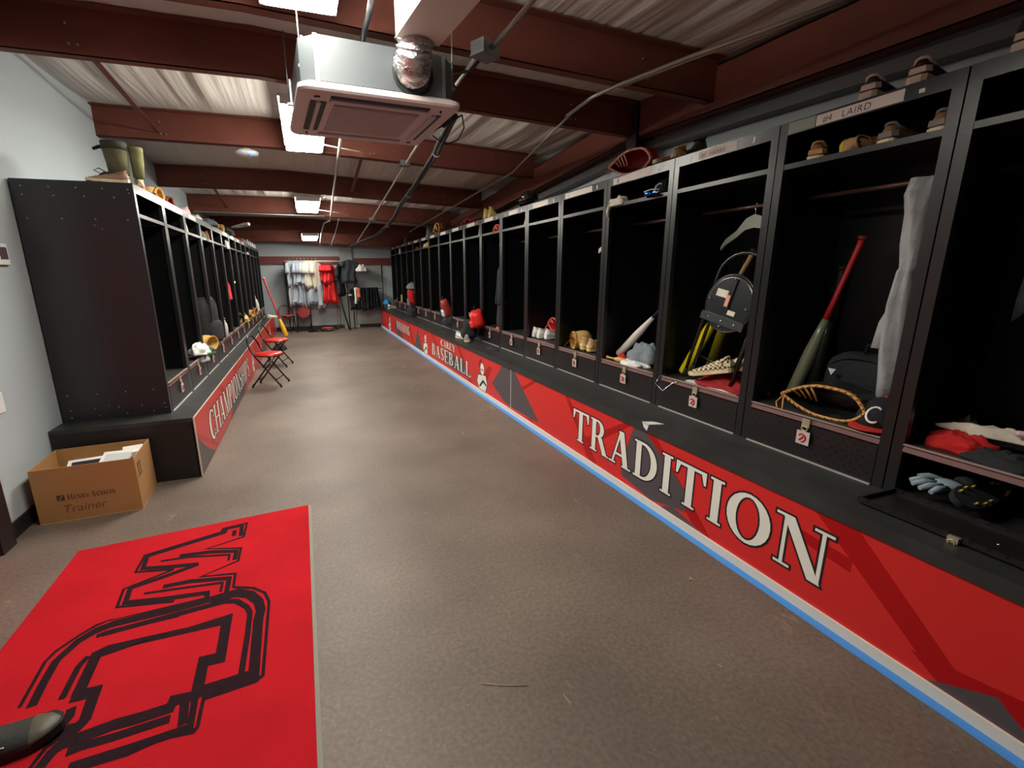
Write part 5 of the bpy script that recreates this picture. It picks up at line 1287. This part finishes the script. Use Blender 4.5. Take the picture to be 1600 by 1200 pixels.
# left upper shelf
for i, y in enumerate((5.83, 5.96)):
    make_shoe(['grey white shoe on the third left upper shelf, nearer', 'grey white shoe on the third left upper shelf, further'][i], (XL-.04, y, LZU), math.radians(92), M('grey_white', (196,196,186), .6), whiteshoe, high=.04)
make_pile('green and white bundle on the fourth left upper shelf', (XL-.07, 6.75, LZU), .07, .12, .12, M('green_grey', (120,140,110), .8), 5)
make_shoe('orange brown shoe on the fourth left upper shelf', (XL-.02, 7.05, LZU), math.radians(90), M('burnt_orange', (170,96,56), .6), tanshoe, high=.03)
make_pile('white glove hanging over the upper shelf at the sixth left locker', (XL-.02, 8.5, LZU-.02), .03, .07, .14, white, 7, 'glove', 'glove')
make_shoe('tan shoe on a far left upper shelf', (XL-.02, 11.9, LZU), math.radians(90), tan, cream, high=.03)
make_pile('white cloth on a far left upper shelf', (XL-.02, 11.3, LZU), .04, .14, .06, white, 2)
make_pile('red cloth hanging at the divider of the sixth left locker', (XL-.03, 8.12, 1.18), .03, .16, .30, redcloth, 3)
bpy.data.objects[-1] if False else None
# left sill items
make_pile('white cap like bundle on the sill of third left locker', (XL+.0, 5.42, LZS+.045), .09, .11, .13, white, 11)
make_pile('grey cloth below the white bundle on the third left sill', (XL+.02, 5.45, LZS-.03), .06, .10, .09, grey_cloth, 2)
make_pile('dark green cloth between white bundle and glove on left sill', (XL-.00, 5.66, LZS), .10, .11, .12, M('dark_green', (24,84,48), .8), 6)
make_glove('tan baseball glove propped on the sill of third left locker', (XL-.02, 5.98, LZS+.005), math.radians(70), ochre, tanlace, a=.14, b=.14, h=.08)
make_bat('thin tan bat standing inside the third left locker', (XL-.25, 6.1, LZS+.02), (XL-.30, 6.2, LZS+.55), M('tan_wood', (214,176,96), .5), M('tan_wood', (214,176,96), .5), rmax=.02)
make_backpack('big black backpack filling the lower fourth left locker', (XL-.10, 6.50, LZS), math.radians(80), M('backpack_black', (20,23,22), .8, 0, .25, 8, .8, 20), darkcloth, w=.42, d=.24, h=.58)
bo = thing('bottle', 'white bottle standing on the sill of the fifth left locker', 'bottle', (XL-.04, 7.42, LZS))
MB().lathe([(0,.04),(.5,.042),(.75,.036),(.9,.018),(1,.018)], (0,0,0), (0,0,.22), 14).build('bottle_body', white, bo)
MB().lathe([(0,.02),(1,.018)], (0,0,.221), (0,0,.25), 12).build('bottle_cap', greyshoe, bo)
make_pile('dark grey bottle bag beside the white bottle', (XL-.10, 7.25, LZS), .05, .06, .26, slate_cloth, 5)
make_pile('tan gear heaped on the sill of the eighth left locker', (XL-.03, 9.55, LZS), .08, .18, .15, ochre, 5)
make_pile('grey cap on top of the tan gear at the eighth left sill', (XL-.09, 9.5, LZS+.12), .09, .12, .12, M('dim_olive', (80,78,62), .8), 8)
make_glove('ochre glove on the sill of a far left locker', (XL-.02, 10.6, LZS), math.radians(80), ochre, tanlace, a=.13, b=.12, h=.07)
make_glove('brown glove on the sill of a far left locker', (XL-.02, 11.3, LZS), math.radians(80), brownleather, tanlace, a=.13, b=.12, h=.07)
for i, y in enumerate((11.95, 12.5)):
    make_shoe('pale high shoe on the far left sill, %s' % ['nearer', 'further'][i], (XL-.02, y, LZS), math.radians(90), [M('pale_tan', (214,190,130), .6), whiteshoe][i], cream, high=.09)
make_pile('white towel standing tall on the far left sill', (XL-.03, 12.15, LZS+.02), .05, .08, .30, white, 6, 'towel', 'towel')
make_shoe('white shoe on the far end of the left bench', (XL+.10, 12.9, ZBL), math.radians(-80), whiteshoe, cream)
make_pile('white clip hanging at a divider of the seventh left locker', (XL+.005, 8.66, 1.42), .012, .05, .04, M('pale_green_clip', (190,196,160), .5), 2, 'clip', 'clip')

# ------------------------------------------------------------------ clothes racks on the end wall
r1 = thing('clothes_rack', 'black pipe clothes rack carrying pale and red shirts before the end wall', 'clothes rack', (0, 13.9, 0))
MB().tube([(-.50,0,1.90),(1.10,0,1.90)], .014, 8).build('top_rail', M('white_rail', (214,210,196), .4), r1)
MB().tube([(-.50,.02,1.36),(1.0,.02,1.36)], .012, 8).build('lower_rail', blacktube, r1)
for x in (-.50, 1.10): MB().tube([(x,0,.02),(x,0,1.91)], .014, 8).build('upright', blacktube, r1); MB().tube([(x,-.25,.02),(x,.3,.02)], .012, 8).build('foot', blacktube, r1)
rnd = random.Random(2)
jm = [lgrey_cloth, M('cool_grey_cloth', (142,152,166), .9, 0, .08, 9, .5, 40), lgrey_cloth, M('cool_grey_cloth', (168,178,190), .9), lgrey_cloth, M('cream_cloth', (198,192,176), .9, 0, .05, 9, .5, 40), M('cream_cloth', (226,220,200), .9), M('cream_cloth', (226,220,200), .9)]
place = ['leftmost', 'second from left', 'third from left', 'fourth from left', 'fifth from left', 'sixth from left', 'seventh from left', 'rightmost']
for i in range(8):
    x = -.36+.095*i
    make_shirt(f'{"cream" if i > 4 else "pale grey"} jersey, {place[i]} on the top rail by the end wall', (x, 13.9-.02*(i % 2), 2.0), math.radians(22+44*rnd.random()), jm[i], W=.46, H=.58+.10*(i > 4)+.09*rnd.random(), sleeve=.24, seed=i, group='pale jerseys on the top rail')
for i in range(9):
    x = -.40+.098*i
    make_shirt(f'pale grey jersey on the lower rail by the end wall, {(place[:7]+["eighth from left","rightmost"])[i]}', (x, 13.92, 1.42), math.radians(38+40*rnd.random()), jm[i % 4], W=.34, H=.55+.12*rnd.random(), sleeve=0, seed=i+20, group='pale garments on the lower rail', flare=1.1)
for i in range(5):
    make_shirt(f'red shirt on the top rail by the end wall, {["leftmost","second from left","middle","second from right","rightmost"][i]}', (.47+.058*i, 13.9, 1.90), math.radians(50+30*rnd.random()), redcloth, W=.34, H=.44+.07*rnd.random(), sleeve=.12, seed=i+40, group='red shirts on the top rail')
    make_shirt(f'red shirt on the lower rail by the end wall, {["leftmost","second from left","middle","second from right","rightmost"][i]}', (.50+.062*i, 13.93, 1.42), math.radians(50+30*rnd.random()), redcloth, W=.32, H=.50+.08*rnd.random(), sleeve=0, seed=i+50, group='red shirts on the lower rail')
make_shirt('dark shirt hanging right of the red shirts', (.92, 13.9, 1.90), math.radians(60), navy, H=.85, W=.42, seed=4)
make_shirt('dark grey jacket hanging high right of the red shirts', (1.20, 13.85, 2.02), math.radians(12), M('slate_black', (46,50,56), .85, 0, .1, 8), H=.62, W=.50, seed=6, sleeve=.1)
make_pile('white sleeve cloth draped beside the dark jacket', (1.52, 13.85, 1.62), .14, .08, .20, white, 4)
pole0 = iv(546, 515, 'y', 13.7); pole1 = iv(517, 420, 'y', 14.2); pole0.z = .02
tag(MB().tube([pole0, pole1], .022, 8).build('pole', M('brown_black_pole', (40,34,32), .5)), 'thick dark pole leaning against the end wall right of the red shirts', 'pole')
for i, (u, v) in enumerate(((528,500),(532,502),(537,500))):
    q0 = iv(u, 515, 'y', 14.25); q0.z = .01; q1 = iv(u-1, 478, 'y', 14.3)
    tag(MB().tube([q0, q1], .012, 6).build('stick', [tan, greyshoe, M('pale_blue_stick', (130,160,190), .5)][i]), ['tan stick', 'grey stick', 'pale blue stick'][i]+' standing against the end wall behind the dark pole', 'stick')
r2 = thing('clothes_rack', 'thin black clothes rack holding dark trousers by the grey end door', 'clothes rack', (0, 13.95, 0))
MB().tube([(1.30,0,1.13),(2.12,0,1.13)], .011, 8).build('rail', blacktube, r2)
for x in (1.24, 2.10): MB().tube([(x,0,.02),(x,0,1.78)], .014, 8).build('upright', blacktube, r2); MB().tube([(x,-.2,.02),(x,.25,.02)], .012, 8).build('foot', blacktube, r2)
for i in range(8):
    make_trousers(f'black trousers folded over the low rail by the end wall, {(["leftmost"]+place[1:7]+["rightmost"])[i]}', (1.43+.072*i, 13.95, 1.15), math.radians(62+18*rnd.random()), [navy, M('green_black_cloth', (24,34,36), .9, 0, .2, 8, .5, 40)][i % 2], L=.56-.02*abs(i-4)+.13*rnd.random(), W=.40, seed=i, group='black trousers on the low rail')
make_shirt('dark and white garment at the left end of the low rail', (1.25, 13.85, 1.28), math.radians(30), navy, W=.30, H=.62, sleeve=.1, seed=8)
make_trousers('white garment at the left end of the low rail', (1.33, 13.80, 1.16), math.radians(30), white, L=.44, W=.14, seed=3)
make_trousers('orange and red cloth beside the white garment on the low rail', (1.39, 13.78, 1.14), math.radians(20), M('orange_red', (220,96,60), .8), L=.24, W=.10, seed=5)
make_pile('white cloth drooping left of the low rail', (1.15, 13.8, .95), .05, .06, .14, white, 3)
dd = structure('door_2', MB().box(1.38, YE-.04, .09, 2.16, YE-.004, 1.80), M('grey_door_paint', (150,156,154), .5))
# ------------------------------------------------------------------ camera & render look
cam = bpy.data.cameras.new('camera'); co = bpy.data.objects.new('camera', cam); C.objects.link(co)
m3 = Matrix((tuple(CA), tuple(CB), tuple(-CD))).transposed()
co.matrix_world = Matrix.Translation((0, 0, CH)) @ m3.to_4x4()
cam.lens = FPX/1600*36; cam.sensor_width = 36; cam.shift_x = -CX/1600; cam.shift_y = CY/1600
cam.clip_start = .02; cam.clip_end = 60
sc = bpy.context.scene; sc.camera = co
w = bpy.data.worlds.new('world'); sc.world = w; w.use_nodes = True
w.node_tree.nodes['Background'].inputs[0].default_value = (.02,.02,.022,1); w.node_tree.nodes['Background'].inputs[1].default_value = 1
sc.view_settings.view_transform = 'Standard'; sc.view_settings.look = 'None'; sc.view_settings.gamma = 1; sc.view_settings.exposure = .85
sc.view_settings.use_curve_mapping = False
